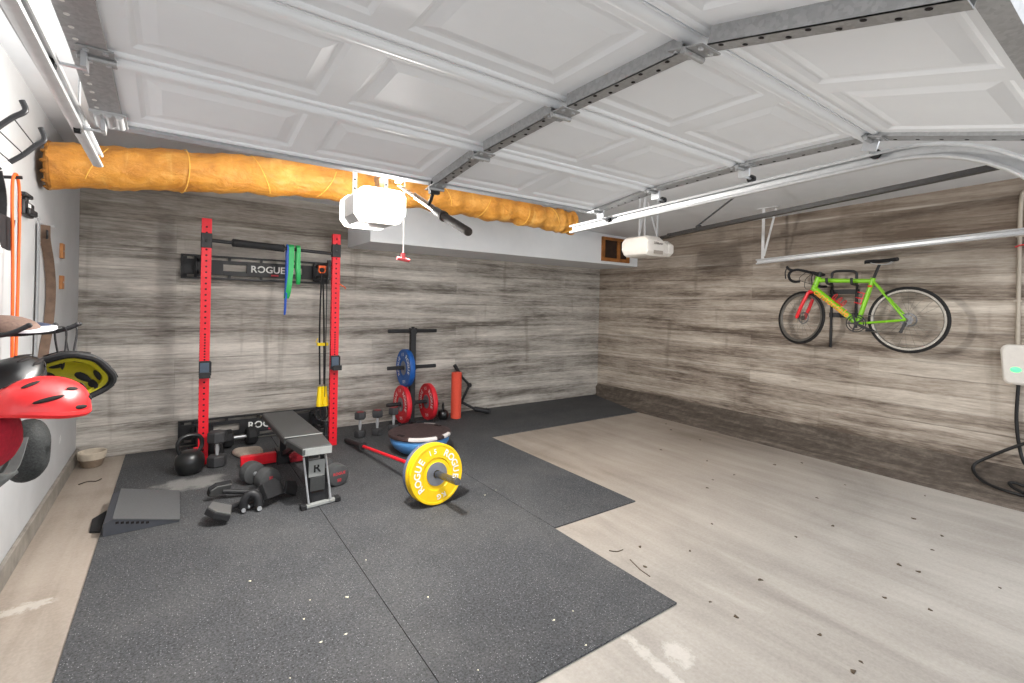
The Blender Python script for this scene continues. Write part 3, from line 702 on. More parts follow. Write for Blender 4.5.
# dumbbell lying behind the rack foot
t = thing('dumbbell', 'black dumbbell lying behind the large upright dumbbell, near the lower wall stringer', 'dumbbell', (.54, 5.46, TH))
for s in (-1, 1):
    b = B(); b.lathe([(.075, .06), (.09, .075), (.09, .14), (.075, .155)], o=(.54, 5.46, TH+.09), axis=(s, .1*s, 0), n=8); b.make('head', M_blk2, t)
b = B(); b.cyl((.475, 5.453, TH+.09), (.605, 5.467, TH+.09), .016, n=12); b.make('handle', M_chr, t)

# cloth things on the floor behind
def cloth(name, pts, m, label, cat, h=.03, sub=2):
    b = B(); n = len(pts); cx = sum(p[0] for p in pts)/n; cy = sum(p[1] for p in pts)/n
    rings = []
    for k, (f, z) in enumerate(((1, 0), (1.02, h*.3), (.97, h*.7), (.8, h), (.4, h*.9))):
        rings.append([V((cx+(p[0]-cx)*f, cy+(p[1]-cy)*f, TH+.0005+z*(1+.35*math.sin(i*2.1+k))*(1 if k else 0))) for i, p in enumerate(pts)])
    b.loft(rings); o = b.make(name, m)
    q = o.modifiers.new('s', 'SUBSURF'); q.levels = sub; q.render_levels = sub
    return tag(o, label, cat)
cloth('towel', [(.46, 5.27), (.60, 5.30), (.72, 5.20), (.70, 5.02), (.66, 4.95), (.56, 4.93), (.49, 5.02), (.45, 5.14)], M_towel, 'crumpled beige towel on the mat behind the red bench foot', 'towel', .05)
cloth('gym_bag', [(.36, 5.12), (.40, 5.22), (.37, 5.33), (.26, 5.35), (.22, 5.24), (.26, 5.10)], M_blk2, 'small black cloth bag slumped behind the large upright dumbbell', 'bag', .14)

# ================================================================== HEAP OF PADDED BRACKETS left of the bench
M_padg = mat('grey_pad_face', (92, 92, 91), .6, 0, .08, 80)
def pad_arm(loc, rz, L, up_, label, tilt=0.0, padr=(0, 0, 0), sz=(.13, .05, .12)):
    t = thing('padded_foot_bracket', label, 'exercise attachment', loc, None, rz)
    b = B(); b.tube([(0, 0, .03), (L*.4, 0, .032+up_*.5), (L-.02, 0, .05+up_)], .019, 12, smooth=4); b.make('tube', M_blk, t, world=False)
    b = B(); b.cyl((-.012, 0, .03), (-.002, 0, .03), .014, n=10); b.make('end_bolt', M_chr, t, world=False)
    R = (Matrix.Rotation(padr[2], 3, 'Z') @ Matrix.Rotation(padr[1], 3, 'Y') @ Matrix.Rotation(padr[0], 3, 'X'))
    b = B(); w_, th, h_ = sz
    pr = [(-w_/2, -h_/2), (w_/2, -h_/2), (w_/2*1.0, h_*.15), (w_*.22, h_/2), (-w_/2, h_*.38)]
    c = V((L, 0, max(.055+up_, 0)+tilt)); x = R @ V((1, 0, 0)); z = R @ V((0, 0, 1)); y = R @ V((0, 1, 0))
    b.prism(pr, c-y*th/2, x, z, y*th*.75); b.prism([(p[0]*.93, p[1]*.93) for p in pr], c+y*th*.25, x, z, y*th*.25, 1)
    b.make('wedge_pad', [M_blk2, M_padg], t, world=False, bevel=.004)
    return t
pad_arm((.49, 3.93, TH), -2.3, .36, .01, 'black padded bracket whose pale triangular pad lies nearest the front of the heap', .01, (1.2, 0, .6), (.16, .05, .15))
pad_arm((.53, 4.02, TH), 2.95, .25, .01, 'black padded bracket pointing left, its pad standing up at the left end of the heap', .02, (-.5, 0, .5), (.15, .045, .09))
pad_arm((.44, 3.75, TH), .35, .15, .03, 'black padded bracket with a large wedge pad tilted up below the round dumbbell', .02, (-.55, .1, .35), (.17, .055, .13))
pad_arm((.62, 3.90, TH), -.3, .11, .0, 'small black padded bracket lying between the heap and the bench leg', .01, (-.3, .5, .8), (.11, .035, .10))
t = thing('curved_roller', 'black arched roller bracket with chrome bolts in the middle of the heap', 'exercise attachment', (.46, 3.72, TH))
b = B(); cc = V((.455, 3.71, TH))
b.tube([(.40, 3.74, TH+.03), (.41, 3.735, TH+.09), (.445, 3.73, TH+.125), (.485, 3.72, TH+.10), (.495, 3.715, TH+.03)], .028, 12, smooth=4); b.make('arch', M_blk, t)
b = B(); b.cyl((.495, 3.69, TH+.025), (.495, 3.68, TH+.025), .015, n=12); b.make('chrome_bolt', M_chr, t)
b = B(); b.cyl((.40, 3.712, TH+.025), (.40, 3.702, TH+.025), .013, n=12); b.make('chrome_bolt', M_chr, t)

# ================================================================== SLANT BOARD + thin pad
sb = thing('slant_board', 'low black wedge shaped slant board on the left mat', 'slant board', (-.15, 4.05, TH))
b = B(); za, zb = .098, .012
x0, x1, y0, y1 = -.345, .04, 3.80, 4.36
b.loft([[V((x0, y, TH)), V((x1, y, TH)), V((x1, y, TH+zb)), V((x0+.05, y, TH+za)), V((x0, y, TH+za-.02))] for y in (y0, y0+.02, y1-.02, y1)]); b.make('wedge_body', mat('slant_board_side', (66, 68, 74), .5, 0, .08), sb, bevel=.003)
b = B(); R = (V((x1, 0, TH+zb)) - V((x0+.05, 0, TH+za))); 
b.loft([[V((x0+.045, y, TH+za+.001)), V((x1+.004, y, TH+zb+.001)), V((x1+.004, y, TH+zb+.008)), V((x0+.045, y, TH+za+.008))] for y in (y0-.004, y1+.004)]); b.make('top_tread', mat('slant_board_tread', (88, 89, 90), .7, 0, .08, 90, .3), sb, bevel=.001)
b = B()
for k in range(7): b.bb((x0+.06+k*.025, y0-.0012, TH+.066-k*.0058), (x0+.076+k*.025, y0+.001, TH+.080-k*.0058))
b.make('vent_slot', M_hole, sb, smooth=False)
b = B(); b.loft([[V((-.43, 4.14, .001)), V((-.42, 3.93, .001)), V((-.366, 3.90, .001)), V((-.366, 4.26, .001))], [V((-.43, 4.14, .012)), V((-.42, 3.93, .012)), V((-.366, 3.90, .012)), V((-.366, 4.26, .012))]])
tag(b.make('rubber_offcut', M_blk2, smooth=False), 'thin black rubber offcut poking out to the left of the slant board', 'mat')

# ================================================================== PLATES
def ring_text(b, txt, R, size, a_mid, m=0, step=None, y=0):
    """letters around the face of a plate lying in local xz, facing -y"""
    step = step or size*.86/R
    n = len(txt)
    for i, ch in enumerate(txt):
        a = a_mid - (i-(n-1)/2)*step
        rad = V((math.cos(a), 0, math.sin(a))); tan = V((math.sin(a), 0, -math.cos(a)))
        b.text(ch, rad*R+V((0, y, 0)), tan, rad, size, m, .0008)
def plate_parts(t, th, m, off=0.0, face=True, hub=M_stl, R=.225, word='ROGUE'):
    b = B(); h = th/2
    prof = [(.028, -h+.004), (.085, -h+.004), (.088, -h+.009), (.112, -h+.009), (.118, -h+.003), (R-.020, -h+.003), (R-.017, -h), (R-.004, -h), (R, -h+.006), (R, h-.006), (R-.004, h), (R-.017, h), (R-.020, h-.003), (.118, h-.003), (.112, h-.009), (.088, h-.009), (.085, h-.004), (.028, h-.004)]
    b.lathe(prof, o=(0, off, 0), axis=(0, 1, 0), n=64, caps=False)
    # inner bore wall
    b.lathe([(.028, -h+.004), (.028, h-.004)], o=(0, off, 0), axis=(0, 1, 0), n=32, caps=False)
    body = b.make('bumper_body', m, t, world=False)
    b = B(); b.lathe([(.0285, -h+.002), (.084, -h+.002), (.084, -h+.006), (.0285, -h+.006)], o=(0, off, 0), axis=(0, 1, 0), n=48, caps=False); b.lathe([(.0285, h-.002), (.084, h-.002), (.084, h-.006), (.0285, h-.006)], o=(0, off, 0), axis=(0, 1, 0), n=48, caps=False)
    b.make('steel_hub', hub, t, world=False)
    if face:
        b = B(); y = off-h+.0015
        ring_text(b, word, .158, .070, PI*.98, y=y, step=.32); ring_text(b, word, .158, .070, PI*.12, y=y, step=.32)
        ring_text(b, '15', .162, .05, PI*.56, y=y); ring_text(b, 'KG', .162, .05, PI*1.56, y=y)
        b.make('lettering', M_ltr, t, world=False, smooth=False)
def plate(loc, rot, th, m, label, grp=None, face=True, hub=M_stl, R=.225):
    t = thing('bumper_plate', label, 'weight plate', loc, grp); t.rotation_euler = rot
    plate_parts(t, th, m, 0, face, hub, R); return t
# barbell, one end on the plates and the other down by the rack
P0, P1 = V((1.597, 2.865, .2625)), V((1.475, 5.03, TH+.028))
D = (P1-P0).normalized(); Lb = (P1-P0).length
eul = D.to_track_quat('Y', 'Z').to_euler()
bb_ = thing('barbell', 'red barbell lying from the yellow plates back towards the rack', 'barbell', tuple(P0+D*.4))
b = B(); b.cyl(P0+D*.46, P1-D*.46, .0145, n=16); b.make('shaft', M_red, bb_)
for a_, s_ in ((P0, 1), (P1, -1)):
    e = D*s_
    b = B(); b.cyl(a_, a_+e*.43, .0248, n=24); b.cyl(a_+e*.43, a_+e*.462, .037, n=24); b.cyl(a_+e*.462, a_+e*.475, .022, n=20); b.torus(a_+e*.006, e, .0225, .003, 20, 6)
    b.make('sleeve', mat('dark_chrome', (112, 114, 118), .25, .85, .06, bump=0) if s_ == 1 else M_blk, bb_)
    if s_ == 1:
        b = B(); b.text('R', P0+V((-.0245*.3, 0, .0245)) + D*.035, D.cross(V((0, 0, 1))), V((0, 0, 1)).cross(D.cross(V((0, 0, 1)))), .03); b.make('lettering', M_ltr, bb_, smooth=False)
def on_bar(s_): return tuple(P0+D*s_)
plate(on_bar(.300), eul, .040, M_yel, 'outer yellow bumper plate with white lettering on the barbell', 'yellow plates on the barbell', R=.218)
plate(on_bar(.343), eul, .040, M_yel, 'inner yellow bumper plate, second on the barbell behind the lettered one', 'yellow plates on the barbell', False, R=.218)
plate(on_bar(.386), eul, .042, mat('grey_bumper', (92, 102, 124), .5, 0, .08), 'slate grey bumper plate, innermost of the plates on the barbell', None, False, R=.2175)

# ================================================================== WEIGHT TREE
tx, ty = 2.36, 5.42
wt = thing('weight_tree', 'black plate storage tree with T shaped pegs by the back wall', 'plate rack', (tx, ty, TH))
b = B(); b.bb((tx-.032, ty-.032, TH+.03), (tx+.032, ty+.032, 1.17)); b.make('post', M_blk, wt, bevel=.004)
b = B(); b.bb((tx-.28, ty-.03, TH), (tx+.28, ty+.03, TH+.035)); b.bb((tx-.03, ty-.25, TH), (tx+.03, ty+.22, TH+.034)); b.make('base', M_blk, wt, bevel=.004)
for z, l in ((1.14, .31), (.70, .31), (.265, .31)):
    for s in (-1, 1):
        b = B(); b.cyl((tx+s*.032, ty, z), (tx+s*l, ty, z), .0225, n=18); b.cyl((tx+s*.032, ty, z), (tx+s*.042, ty, z), .038, n=18); b.make('peg', M_blk, wt)
b = B(); b.cyl((tx, ty, 1.17), (tx, ty, 1.19), .02, n=12); b.make('top_cap', M_blk2, wt)
def tree_plate(x, z, m, th, label, grp=None, rz=-PI/2, face=True):
    # bore rests on the peg
    return plate((x, ty, z-.0055), (0, 0, rz), th, m, label, grp, face)
tree_plate(tx-.085, .70, M_blu, .062, 'blue bumper plate on the middle left peg of the weight tree')
tree_plate(tx-.115, .265, M_rbp, .056, 'red bumper plate on the low left peg of the weight tree', 'red plates on the weight tree')
tree_plate(tx+.22, .265, M_rbp, .056, 'red bumper plate on the low right peg of the weight tree', 'red plates on the weight tree')

# ================================================================== BALANCE DOME
bo = thing('balance_trainer', 'blue dome balance trainer upside down with a worn black platform on top', 'balance trainer', (1.995, 4.36, TH))
b = B(); b.lathe([(.02, 0), (.12, .006), (.20, .028), (.255, .07), (.285, .12), (.290, .155), (.28, .175)], n=48); b.make('dome', M_dome, bo, world=False)
b = B(); b.lathe([(.275, .172), (.302, .176), (.308, .188), (.304, .204), (.285, .212), (.25, .208), (.05, .210)], n=56); pl = b.make('platform', M_boso, bo, world=False)
b = B()
for a0, a1 in ((-2.35, -1.45), (-1.15, -.75), (.6, 1.0)):
    n_ = 10; rr = []
    for i in range(n_+1):
        a = a0+(a1-a0)*i/n_; rr.append([V((q*math.cos(a), q*math.sin(a), z)) for q, z in ((.3085, .183), (.3105, .190), (.3075, .2055), (.292, .2135), (.280, .2125), (.29, .200))])
    b.loft(rr)
b.make('pale_strip', M_dome_w, pl, world=False)
b = B()
for a in (0.35, PI+.35): b.box((.25*math.cos(a), .25*math.sin(a), .213), (.03, .07, .006), Matrix.Rotation(a, 3, 'Z'))
b.make('grip_slot', M_hole, pl, world=False)

# ================================================================== FOAM ROLLER, BENT BAR
b = B(); b.lathe([(.058, 0), (.066, .006), (.066, .584), (.058, .59), (.03, .59), (.03, .55)], o=(2.965, 5.40, TH), n=40)
tag(b.make('foam_roller', M_coral), 'coral orange foam roller standing upright by the back wall', 'foam roller')
fb = thing('folding_grip_bar', 'bent black bar leaning against the wall right of the orange foam roller', 'exercise bar', (3.2, 5.5, TH))
b = B(); b.cyl((3.06, 5.64, .66), (3.16, 5.625, .50), .024, n=14); b.cyl((3.16, 5.625, .50), (3.27, 5.60, .385), .017, n=14); b.ell((3.275, 5.60, .38), (.032, .032, .032), 14, 8); b.make('upper_arm', M_blk, fb)
b = B(); b.cyl((3.275, 5.60, .38), (3.11, 5.52, .18), .018, n=14); b.ell((3.11, 5.52, .18), (.03, .03, .03), 12, 8); b.make('middle_arm', M_blk, fb)
b = B(); b.cyl((3.11, 5.52, .18), (3.30, 5.44, .07), .018, n=14); b.cyl((3.27, 5.45, .085), (3.46, 5.38, .045), .034, n=16); b.torus((3.42, 5.395, .052), (1, -.35, -.2), .036, .007, 20, 8); b.make('lower_arm', M_blk, fb)

# ================================================================== CLAY POT
pt = thing('clay_bowl', 'small pale glazed bowl on the floor in the left back corner', 'bowl', (-.575, 5.47, 0))
b = B(); b.lathe([(.06, .001), (.068, .006), (.082, .05), (.092, .072)], n=32); b.make('base', M_pot2, pt, world=False)
b = B(); b.lathe([(.092, .072), (.098, .10), (.102, .128), (.096, .134), (.088, .128), (.078, .09), (.02, .08)], n=32); b.make('rim', M_pot, pt, world=False)

# ================================================================== DOOR OPENERS
def opener_box(t, cx, ya, yb, za, zb, hw, lit):
    """motor head: ribbed body with a rounded lens at each end"""
    def sec(y, s, zs=0): 
        r = .035*s; x0, x1 = -hw*s, hw*s; zc = (za+zb)/2 + zs; h = (zb-za)/2*s
        return [V((cx+px_, y, zc+pz)) for px_, pz in ((x0+r, -h), (x1-r, -h), (x1, -h+r*1.3), (x1, h-r), (x1-r, h), (x0+r, h), (x0, h-r), (x0, -h+r*1.3))]
    return sec
t = thing('door_opener', 'garage door opener with glowing white lens covers in front of the amber duct', 'door opener', (1.0, 2.95, 2.08))
sec = opener_box(t, 1.0, 2.72, 3.16, 1.965, 2.165, .150, True)
b = B(); b.loft([sec(2.86, .93), sec(2.88, .96), sec(3.06, .96), sec(3.08, .93)]); b.make('motor_housing', mat('grey_opener_shell', (172, 172, 172), .45, 0, .05), t, bevel=.003)
b = B(); b.loft([sec(2.74, .70, .01), sec(2.755, .92, .004), sec(2.80, 1.0), sec(2.859, 1.0)]); b.make('light_lens', M_lens, t, smooth=False, bevel=.008)
b = B(); b.loft([sec(3.081, 1.0), sec(3.14, 1.0), sec(3.19, .92), sec(3.205, .7)]); b.make('light_lens', M_lens, t, smooth=False, bevel=.008)
for x in (.90, 1.10):
    b = B(); b.bb((x-.014, 3.0, 2.15), (x+.014, 3.004, ceil_z(1, 3)-.001))
    for k in range(9): b.cyl((x, 2.9998, 2.19+k*.055), (x, 2.9990, 2.19+k*.055), .006, n=8, m=1)
    b.make('hanging_strap', [M_galv, M_hole], t)
b = B(); b.bb((.997, .6, 2.232), (1.033, 2.93, 2.262)); b.bb((1.0, 2.84, 2.163), (1.03, 2.92, 2.232)); b.make('rail', mat('brown_steel_rail', (122, 92, 66), .5, .3, .15), t, smooth=False)
b = B(); b.bb((.985, 2.50, 2.195), (1.045, 2.62, 2.231)); b.bb((1.0, 2.53, 2.16), (1.03, 2.59, 2.196)); b.make('trolley', mat('pale_trolley', (206, 188, 160), .5, .1, .2), t, bevel=.004)
light('opener_bulb', (1.0, 2.66, 2.06), LAMP, .06)
light('opener_bulb', (1.0, 3.26, 2.0), LAMP*.18, .09)
am = thing('opener_linkage', 'dark door arm with a padded black end hanging between the opener and the raised door', 'opener linkage', (1.015, 2.35, 2.1))
A0 = V((1.015, 2.56, 2.14)); A1 = V((1.015, 2.12, 1.945)); A2 = V((1.015, 1.99, 1.885)); A3 = V((1.015, 1.775, 1.795))
b = B(); b.beam(A0, A1, .028, .006); b.beam(A0.lerp(A1, .45)+V((.006, 0, 0)), A2+V((.006, 0, 0)), .006, .03); 
for k in range(6): q = A0.lerp(A1, .12+k*.15); b.cyl(q-V((.006, 0, 0)), q+V((.012, 0, 0)), .008, n=6)
b.make('straight_link', mat('bronze_arm', (96, 78, 62), .5, .3, .2), am, smooth=False)
b = B(); b.tube([A1+(A2-A1)*.2, A2, A3], .019, 16); b.cyl(A2+V((0, .03, .012)), A2+V((0, .012, .005)), .025, n=16); b.ell(A3, (.019, .019, .019), 14, 8); b.make('padded_end', mat('brown_black_padding', (58, 50, 46), .7, 0, .15, 60), am)
b = B(); b.tube([(1.015, 2.12, 2.03), (1.015, 2.145, 1.995), (1.015, 2.17, 1.975)], .009, 8); b.bb((.99, 2.10, 2.015), (1.04, 2.125, 2.072)); b.make('door_bracket', M_blk, am)
pc = thing('release_cord', 'white release cord with a red T handle hanging from the opener trolley', 'cord', (1.03, 2.55, 2.16))
b = B(); b.cyl((1.03, 2.52, 2.16), (1.03, 2.52, 1.745), .0045, n=8); b.make('cord', M_wplas, pc)
b = B(); b.cyl((.995, 2.52, 1.73), (1.065, 2.515, 1.72), .010, n=12); b.cyl((1.03, 2.52, 1.76), (1.03, 2.52, 1.72), .012, n=12); b.make('red_handle', mat('faded_red_handle', (224, 92, 96), .5, 0, .1), pc)

t = thing('door_opener', 'unlit warm white garage door opener hanging near the corner by the wooden vent', 'door opener', (4.0, 3.25, 2.1))
def s2(x, s, dz=0):
    y0_, y1_ = 3.05-.02*s, 3.36; zc = 2.10+dz; h = .10*s
    return [V((x, y, zc+z)) for y, z in ((y0_+.03, -h), (y1_-.02, -h), (y1_, -h*.6), (y1_, h*.7), (y1_-.03, h), (y0_+.05, h), (y0_, h*.55), (y0_, -h*.6))]
xs_ = [(3.74, .55), (3.755, .85), (3.79, 1.0), (3.86, 1.0), (3.98, 1.0)]
b = B(); b.loft([s2(x, s) for x, s in xs_]); b.make('front_cover', M_wshell, t, bevel=.004)
b = B(); b.loft([s2(3.981, .97), s2(4.04, .78, -.015), s2(4.07, .72, -.02)]); b.make('motor_housing', M_wshell, t, bevel=.004)
b = B(); b.loft([s2(4.071, .80, -.01), s2(4.12, .82, -.01), s2(4.15, .7, -.01), s2(4.16, .5, -.01)]); b.make('end_cover', M_wshell, t, bevel=.004)
b = B(); b.text('LiftMaster', (3.90, 3.0268, 2.125), (1, 0, 0), (0, 0, 1), .034, lift=.002); b.make('lettering', mat('grey_print', (120, 112, 106), .5, 0, .05), t, smooth=False)
b = B(); b.bb((3.83, 3.0255, 2.02), (3.97, 3.0285, 2.055)); b.make('button_panel', mat('taupe_panel', (158, 148, 138), .5, 0, .08), t, smooth=False)
cz = ceil_z(4, 3.2)-.001
for x in (3.82, 3.90, 4.10):
    b = B(); b.bb((x-.012, 3.2, 2.18), (x+.012, 3.204, cz)); b.make('hanging_strap', M_galv2, t, smooth=False)
b = B(); b.beam((3.82, 3.206, 2.20), (3.90, 3.206, cz-.03), .004, .022); b.make('cross_brace', M_galv2, t, smooth=False)
b = B(); b.beam((4.10, 3.206, 2.24), (3.94, 3.206, cz-.04), .004, .018); b.make('cross_brace', M_galv2, t, smooth=False)
b = B(); b.beam((4.1, 3.06, 2.225), (4.1, .45, 2.415), .05, .035); b.beam((4.1, 3.2, 2.205), (4.1, 3.02, 2.222), .08, .02); b.make('rail', mat('dark_rail', (46, 44, 43), .4, .3, .2), t, smooth=False)
b = B(); b.cyl((4.1, 2.75, 2.275), (4.1, 2.2, cz-.02), .008, n=8); b.ell((4.1, 2.72, 2.275), (.025, .03, .02), 10, 8); b.make('rail_brace', M_blk, t)

# ================================================================== BICYCLE on the right wall
BX = 5.50
def yz(y, z, x=0): return V((BX+x, y, z))
bk = thing('road_bicycle', 'lime green road bicycle with a red fork hanging on the right wall', 'bicycle', (BX, 1.9, 1.42))
FH, RH, BB = yz(2.395, 1.415), yz(1.475, 1.425), yz(1.865, 1.375)
HT, HB = yz(2.225, 1.845), yz(2.275, 1.70); ST = yz(1.745, 1.80)
b = B(); b.cyl(HB, HT, .027, n=16); b.torus(HT, HT-HB, .026, .004, 16, 6); b.make('head_tube', M_lime, bk)
b = B(); b.cyl(HT-V((0, 0, .035)), ST+V((0, 0, -.01)), .021, n=16); b.make('top_tube', M_lime, bk)
b = B(); b.cyl(HB+V((0, 0, .035)), BB, .030, n=18); dt = b.make('down_tube', M_lime, bk)
b = B(); b.cyl(ST+V((0, 0, .02)), BB, .021, n=16); b.torus(ST+V((0, 0, .015)), ST-BB, .022, .005, 16, 6); b.make('seat_tube', M_lime, bk)
for s in (-1, 1):
    b = B(); b.cyl(ST+V((s*.012, 0, -.01)), RH+V((s*.058, 0, 0)), .009, n=10); b.make('seat_stay', M_lime, bk)
    b = B(); b.cyl(BB+V((s*.025, -.02, 0)), RH+V((s*.058, 0, 0)), .011, n=10); b.make('chain_stay', M_lime, bk)
# downtube decal, on the side facing the room
dd = (BB-HB).normalized(); nrm = V((-1, 0, 0)); upd = nrm.cross(dd)
if upd.z < 0: upd = -upd
mid = (HB+V((0, 0, .035))).lerp(BB, .45)
b = B(); b.text('cannondale', mid+V((-.0312, 0, 0)), dd, dd.cross(V((1, 0, 0))) if dd.cross(V((1, 0, 0))).z > 0 else -dd.cross(V((1, 0, 0))), .088, lift=0)
o = b.make('lettering', M_dec, dt, world=False, smooth=False); o.location = -bk.location
# steering
STA = math.radians(-20); ax = (HT-HB).normalized(); RS = Matrix.Rotation(STA, 3, ax)
def sr(p): return HB + RS @ (V(p)-HB)
def wheel(name, ctr, R, rotm, disc):
    w_ = B(); X_ = rotm @ V((1, 0, 0))
    w_.torus(ctr, X_, R, .015, 64, 12); tire = w_.make('tyre', M_tire, bk); 
    w_ = B(); x, y, z = frame(X_)
    prof = [(R-.012, -.010), (R-.012, .010), (R-.030, .009), (R-.036, .004), (R-.036, -.004), (R-.030, -.009)]
    w_.loft([[ctr + (x*math.cos(t)+y*math.sin(t))*q + z*h for q, h in prof] for t in [2*PI*i/64 for i in range(64)]], 0, False, True, True); rim = w_.make('rim', M_rim, bk)
    w_ = B()
    w_.cyl(ctr-z*.048, ctr+z*.048, .010, n=12); w_.cyl(ctr-z*.034, ctr-z*.026, .024, n=16); w_.cyl(ctr+z*.026, ctr+z*.034, .024, n=16)
    w_.make('hub', M_rim, bk)
    for i in range(24):
        w_ = B(); t = 2*PI*i/24; s_ = 1 if i % 2 else -1; d_ = x*math.cos(t)+y*math.sin(t); d2 = x*math.cos(t+s_*.9 if i % 4 < 2 else t-s_*.9)+y*math.sin(t+s_*.9 if i % 4 < 2 else t-s_*.9)
        w_.cyl(ctr+d2*.022+z*.030*s_, ctr+d_*(R-.034), .0012, n=5, caps=False); w_.make('spoke', M_rim, bk)
    if disc:
        w_ = B(); w_.torus(ctr-z*.040 if disc < 0 else ctr+z*.040, z, .058, .006, 30, 6)
        for i in range(6): t = PI/3*i; w_.cyl(ctr+z*.040*disc, ctr+z*.040*disc+(x*math.cos(t)+y*math.sin(t))*.056, .003, n=6)
        w_.make('brake_disc', M_stl, bk)
I3 = Matrix.Identity(3)
FHs = sr(FH)
RWY = 1.08
wheel('front', FHs, .272, RS, 1)
wheel('rear', RH, .292, I3, 1)
b = B()
cr = sr(HB+V((0, .012, -.01)))
b.ell(cr, (.052, .026, .022), 16, 10, R=RS)
for s in (-1, 1):
    q0 = sr(HB+V((s*.042, .018, -.02))); q1 = sr(HB.lerp(FH, .5)+V((s*.055, .005, 0))); q2 = sr(FH+V((s*.055, 0, 0)))
    b.tube([q0, q1, q2], .017, 12, smooth=4); b.ell(q2, (.015, .017, .017), 10, 8)
b.make('fork', M_fork, bk)
b = B(); stem0 = sr(HT+ax*.03); stem1 = sr(HT+V((0, .085, .055)))
b.cyl(sr(HT), sr(HT+ax*.055), .018, n=14); b.cyl(stem0, stem1, .016, n=14); b.make('stem', M_blk, bk)
HW = .185; hb0 = HT+V((0, .09, .055))
b = B(); pts = []
for s in (-1,):
    pass
side = lambda s: [hb0+V((s*.03, 0, 0)), hb0+V((s*(HW-.02), 0, .002)), hb0+V((s*HW, .03, .002)), hb0+V((s*HW, .085, -.01)), hb0+V((s*HW, .11, -.05)), hb0+V((s*HW, .085, -.10)), hb0+V((s*HW, .03, -.125)), hb0+V((s*HW, -.03, -.125))]
full = [sr(p) for p in reversed(side(-1))] + [sr(p) for p in side(1)]
b.tube(full, .0135, 10, smooth=4); b.make('drop_handlebar', M_blk2, bk)
for s in (-1, 1):
    b = B(); b.tube([sr(hb0+V((s*HW, .07, 0))), sr(hb0+V((s*HW, .12, .02))), sr(hb0+V((s*HW, .145, .045)))], .014, 10, smooth=3); b.tube([sr(hb0+V((s*HW, .145, .035))), sr(hb0+V((s*HW, .16, -.02))), sr(hb0+V((s*HW, .145, -.085)))], .006, 8, smooth=3); b.make('brake_lever', M_blk, bk)
b = B(); b.tube([sr(hb0+V((0.04, .02, 0))), sr(hb0+V((.05, .11, -.06))), sr(hb0+V((.02, .08, -.16))), HB+V((-.02, .02, .02))], .0028, 6, smooth=5); b.tube([sr(hb0+V((-.05, .02, 0))), sr(hb0+V((-.06, .09, -.08))), HB+V((-.03, -.03, .06))], .0028, 6, smooth=5); b.make('brake_cable', M_cable, bk)
# saddle and post
SC = yz(1.685, 1.975)
b = B(); b.cyl(ST+V((0, 0, .01)), SC+V((0, .012, -.022)), .0125, n=14); b.make('seat_post', M_blk, bk)
b = B(); rr = []
for i, (y, w_, h) in enumerate(((.135, .012, 0), (.12, .018, .004), (.06, .022, .006), (0, .034, .004), (-.06, .056, .008), (-.11, .062, .014), (-.125, .045, .016))):
    rr.append([SC+V((w_*c, y, h+.018*sn)) for c, sn in [(math.cos(2*PI*k/12), math.sin(2*PI*k/12)) for k in range(12)]])
b.loft(rr); b.make('saddle', M_blk2, bk)
b = B()
for s in (-.02, .02): b.tube([SC+V((s*.5, .09, -.004)), SC+V((s, .03, -.026)), SC+V((s, -.05, -.026)), SC+V((s, -.09, -.002))], .0035, 6, smooth=3)
b.make('saddle_rail', M_chr, bk)
# drivetrain
b = B(); b.torus(BB+V((-.045, 0, 0)), (1, 0, 0), .082, .0045, 40, 6); b.torus(BB+V((-.040, 0, 0)), (1, 0, 0), .062, .004, 40, 6)
for i in range(5): t = 2*PI*i/5; b.beam(BB+V((-.046, 0, 0)), BB+V((-.046, math.cos(t)*.08, math.sin(t)*.08)), .006, .014)
b.cyl(BB-V((.05, 0, 0)), BB+V((.05, 0, 0)), .02, n=16); b.make('chainring', M_blk, bk)
ca = math.radians(205)
for s in (-1, 1):
    dv = V((0, math.cos(ca), math.sin(ca)))*s*.145
    b = B(); b.beam(BB+V((s*-.058, 0, 0)), BB+V((s*-.062, 0, 0))+dv, .008, .022); b.make('crank_arm', M_blk, bk, bevel=.002)
    b = B(); b.box(BB+V((s*-.09, 0, 0))+dv, (.05, .06, .016)); b.make('pedal', M_blk2, bk, bevel=.003)
b = B()
for k, R_ in enumerate((.045, .038, .031, .024)): b.torus(RH+V((-.032-.004*k, 0, 0)), (1, 0, 0), R_, .003, 28, 6)
b.make('cassette', M_stl, bk)
b = B(); tp = [BB+V((-.043, .02, .080)), RH+V((-.038, .01, .036)), RH+V((-.038, -.02, .01)), RH+V((-.038, .012, -.055)), RH+V((-.038, .035, -.115)), BB+V((-.043, .02, -.080))]
b.tube(tp, .0035, 6); b.make('chain', M_rim, bk)
b = B(); b.beam(RH+V((-.045, .0, -.02)), RH+V((-.045, .035, -.115)), .012, .022); b.cyl(RH+V((-.05, .012, -.05)), RH+V((-.038, .012, -.05)), .014, n=12); b.cyl(RH+V((-.05, .035, -.112)), RH+V((-.038, .035, -.112)), .014, n=12); b.make('rear_derailleur', M_blk, bk)
